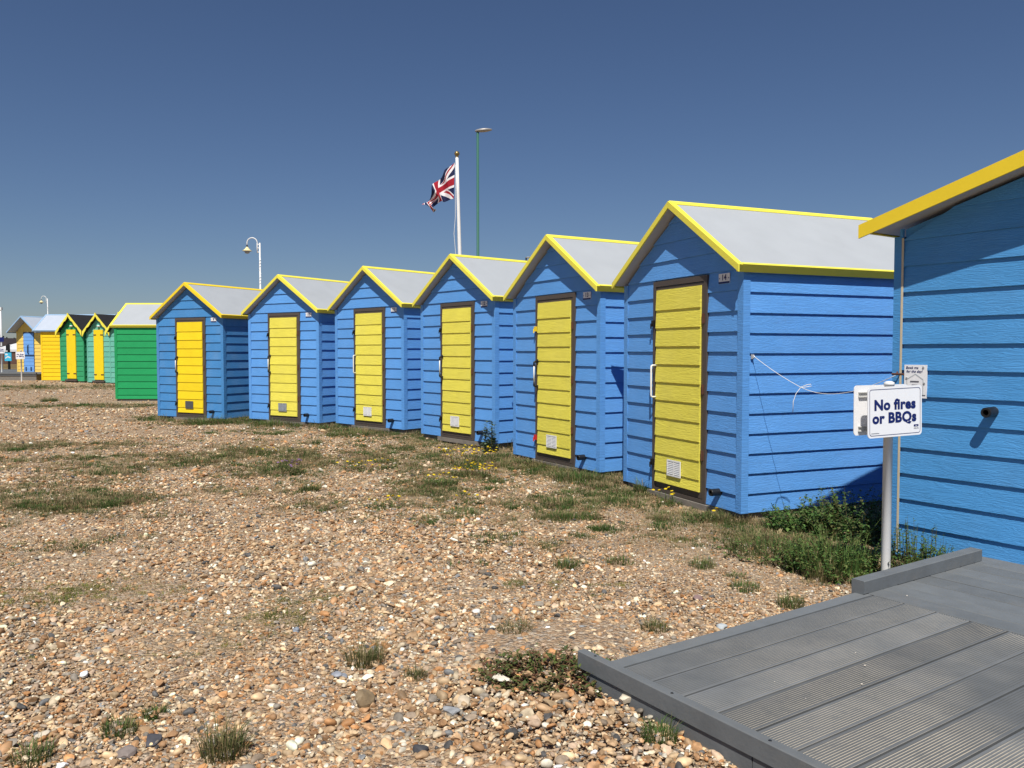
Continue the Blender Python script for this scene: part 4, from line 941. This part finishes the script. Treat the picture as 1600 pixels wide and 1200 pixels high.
plant('leafy_shrub', 'bushy green weed below the right-hand wall corner of hut 14', 'shrub', 2.22, 6.30, .30, .30, 90, .05, GR, nleaf=13, upright=.5, seed=2)
plant('leafy_weed', 'sprawling green weed left of the sign post by the decking kerb', 'weed', 2.02, 5.08, .42, .28, 170, .034, GR+[(.13, .20, .05), (.16, .20, .06)], nleaf=14, upright=.7, seed=3, blades=420)
plant('leafy_weed', 'green spiky-stemmed weed right of the sign post against the big hut', 'weed', 2.50, 4.98, .32, .36, 130, .028, GR+[(.10, .16, .05)], nleaf=18, upright=.95, seed=4)
plant('leafy_weed', 'low olive weed on the shingle in front of the sign post bush', 'weed', 1.72, 5.5, .40, .15, 90, .03, OL+GR+DRY, nleaf=9, upright=.5, seed=5, blades=420)
pl('creeping_weed', 'sprawling reddish green weed at the corner of the decking kerb', 'weed', 862, 1080, .30, .09, 170, .032, RD, nleaf=12, upright=.35, elong=(1.15, .8), seed=6, stemcol=(.16, .09, .05))
pl('creeping_weed', 'small green leaves creeping under the decking kerb end', 'weed', 960, 1078, .12, .10, 40, .036, GR, nleaf=9, upright=.5, seed=7)
plant('thistle', 'tall pale thistle between two blue huts below the flagpole', 'thistle', -.30, 11.02, .14, .50, 18, .075, [(.10, .15, .08), (.13, .18, .10)], nleaf=18, upright=1.0, seed=8)
yl = [(738, 722, .42, .14, 46, 'large patch of yellow flowers in front of the hut below the flagpole'), (742, 745, .26, .12, 34, 'yellow flowers nearest the open shingle in front of hut 13'), (570, 738, .32, .10, 14, 'yellow flowers over a reddish mat left of the large flower patch'),
      (690, 760, .22, .11, 8, 'sparse yellow flowers just below the large flower patch'), (598, 794, .16, .08, 6, 'small dark green cushion with yellow flowers alone on the shingle'), (735, 788, .14, .09, 4, 'few yellow flowers right of the lone flower cushion'),
      (410, 714, .22, .09, 6, 'tiny yellow flowers in front of the second blue hut from the left'), (1042, 790, .14, .13, 7, 'few yellow flowers below the door of hut 14'), (1100, 815, .12, .09, 2, 'single yellow dandelion heads below the corner of hut 14')]
for i, (px, py, r, h, nf, lab) in enumerate(yl):
    pl('flowering_plant', lab, 'flowers', px, py, r, h, 26 if r > .2 else 14, .028, OL+GR+(RD if i == 2 else []), nleaf=9, flowers=nf, fsize=.016 if py > 700 else .02, group='yellow flowers in front of the huts', seed=20+i, blades=50, elong=(1.2, .9))
for i, (px, py, lab) in enumerate([(455, 742, 'small purple-flowered clump on the shingle left of the yellow flowers'), (590, 668, 'tiny purple flowers beside the sill of the hut with the white handle')]):
    pl('flowering_plant', lab, 'flowers', px, py, .17, .13, 16, .025, OL+DRY, nleaf=8, flowers=16, fcol=(.26, .15, .30), fsize=.016, group='purple flowers on the shingle', seed=40+i, blades=40)
tf = [(352, 1180, .10, .13, 'tall green grass tuft with dry stalks at the bottom edge'), (187, 1146, .085, .06, 'dark low cushion tuft near the bottom left'), (242, 1118, .06, .045, 'small fresh green tuft between the bottom left cushions'),
      (50, 1190, .08, .06, 'green tuft in the bottom left corner'), (570, 1036, .11, .10, 'grass tuft with upright dry stalks left of the white stone'), (650, 1062, .06, .05, 'tiny green tuft between the brown stone and the white stone'),
      (805, 985, .12, .06, 'dry brown tuft on the open shingle above the white stone'), (885, 890, .11, .07, 'dark green tuft alone in the middle of the gravel'), (1030, 1186, .08, .06, 'green tuft by the decking fascia at the bottom'),
      (1075, 1160, .06, .07, 'thin pale stalks leaning on the decking fascia'), (1023, 985, .09, .06, 'green tuft in the gravel left of the pale blue stone'), (1098, 886, .12, .06, 'olive tuft in the gravel below hut 14'),
      (1165, 922, .12, .05, 'low dark tuft on the gravel near the decking walkway'), (1235, 948, .10, .07, 'grass tuft touching the decking edge'), (720, 806, .22, .07, 'dark green mat on the gravel in front of the flowers'), (880, 812, .20, .08, 'dark green mat on the gravel in front of hut 13'),
      (905, 752, .30, .13, 'bright green clump at the right front corner of hut 13'), (875, 790, .2, .08, 'upper dark green mat in front of hut 13'), (690, 757, .2, .08, 'green mat beside the sparse yellow flowers'), (485, 768, .14, .08, 'grey-green clump below the purple flowers'),
      (350, 716, .24, .07, 'dark tuft on thin turf in front of the faded hut'), (1005, 770, .10, .14, 'bright grass tuft at the left foot of hut 14'), (77, 628, .3, .14, 'dark tuft on the far shingle before the green huts'), (545, 685, .5, .10, 'green grass patch before the hut with the white handle'),
      (1285, 905, .14, .10, 'pale dry tuft at the end of the walkway kerb'), (170, 600, .6, .26, 'grass clump at the foot of the side-on green hut'), (420, 668, .5, .14, 'grass below the sill of the second blue hut'), (320, 665, .55, .16, 'long grass along the foot of the faded blue hut'), (365, 655, .35, .26, 'tall grass in the gap between the two left blue huts'),
      (650, 672, .3, .16, 'dry brown grass in the gap beside the flagpole hut'), (790, 700, .45, .18, 'dry grass at the left foot of hut 13'), (1130, 812, .3, .10, 'dry brown grass along the foot of hut 14')]
for i, (px, py, r, h, lab) in enumerate(tf):
    dry = any(w in lab for w in ('dry', 'pale', 'brown')); c = DRY+OL if dry else (OL+GR+DRY if i % 2 else GR+OL+DRY[:1])
    big = 1.5 if 14 <= i <= 18 else 1.25
    pl('grass_tuft', lab, 'grass tuft', px, py, r*big, h, 0, 0, c, blades=int(190+1700*min(r, .45)), group='grass tufts on the shingle', seed=60+i)

# ------------------------------------------------------------------ stones one can pick out
def stone(px, py, size, flat, col, label, seed, ang=True, rz=0):
    x, y = gp(px, py, -.03); me = pebble_mesh(seed, ang, 3); me.materials.append(M['stone'])
    v = np.array([q.co[:] for q in me.vertices]); v = v*np.array([size, size, size*flat]); v[:, 2] += size*flat*.20
    me.vertices.foreach_set('co', v.ravel()); a = me.color_attributes.new('col', 'FLOAT_COLOR', 'POINT')
    a.data.foreach_set('color', np.tile([*col, 1], len(v)).astype('f')); o = link('stone', me, None, (x, y, float(hz(x, y))), (0, 0, rz)); tag(o, label, 'stone', 'larger flints on the beach')
for i, s in enumerate([(780, 1084, .085, 1.1, (.72, .66, .55), 'white flint beside the weed at the decking corner'), (569, 1100, .10, 1.5, (.26, .19, .11), 'chunky brown flint standing on the shingle'),
      (1128, 982, .055, 1.1, (.42, .46, .48), 'pale blue-grey pebble at the decking edge'), (979, 1124, .085, 1.2, (.66, .58, .45), 'cream angular flint by the decking fascia'), (745, 954, .05, 1.0, (.74, .72, .66), 'small white pebble in the open gravel'),
      (705, 1125, .08, .9, (.30, .31, .32), 'blue-grey flint below the white flint'), (724, 1112, .06, 1.0, (.55, .46, .34), 'cream rounded pebble beside the blue-grey flint'), (655, 1178, .06, .9, (.06, .06, .065), 'black pebble near the bottom edge'),
      (70, 1150, .062, .9, (.66, .58, .46), 'cream flint at lower left between two tufts'), (238, 1155, .085, .7, (.07, .07, .08), 'dark flint beside the low cushion tuft'), (200, 1178, .09, .9, (.24, .20, .18), 'grey-brown stone at the bottom left'), (463, 982, .05, .8, (.26, .29, .33), 'slate blue pebble on the left shingle'),
      (1090, 936, .06, .9, (.24, .16, .15), 'reddish dark pebble on the sandy gravel'), (1240, 932, .06, .9, (.46, .30, .17), 'tan pebble where the gravel meets the decking'), (530, 1054, .07, .8, (.30, .32, .36), 'smooth blue-grey pebble left of the brown flint')]):
    stone(*s, seed=200+i, ang=i not in (2, 4, 6, 7, 11, 14), rz=i*1.3)
# bits of shell and grit dropped on the decking
for i in range(14):
    l = random.uniform(.65, 2.6); b = random.uniform(-2.9, -.4); s = random.uniform(.003, .009)
    c, s_ = math.cos(A15), math.sin(A15); x = C15[0]+c*l-s_*b; y = C15[1]+s_*l+c*b
    me = cached(('chip', i % 4), lambda: pebble_mesh(300+i, True, 1))
    if not me.materials:
        me.materials.append(M['stone']); a = me.color_attributes.new('col', 'FLOAT_COLOR', 'POINT'); a.data.foreach_set('color', np.tile([.66, .60, .52, 1], len(me.vertices)).astype('f'))
    o = link('chip', me, None, (x, y, .102+s*.25), (0, 0, random.uniform(0, 6))); o.scale = (s*1.6, s*1.6, s*1.6)
    tag(o, 'tiny pale stone chip lying on the grey decking', 'stone chip', 'stone chips on the decking')
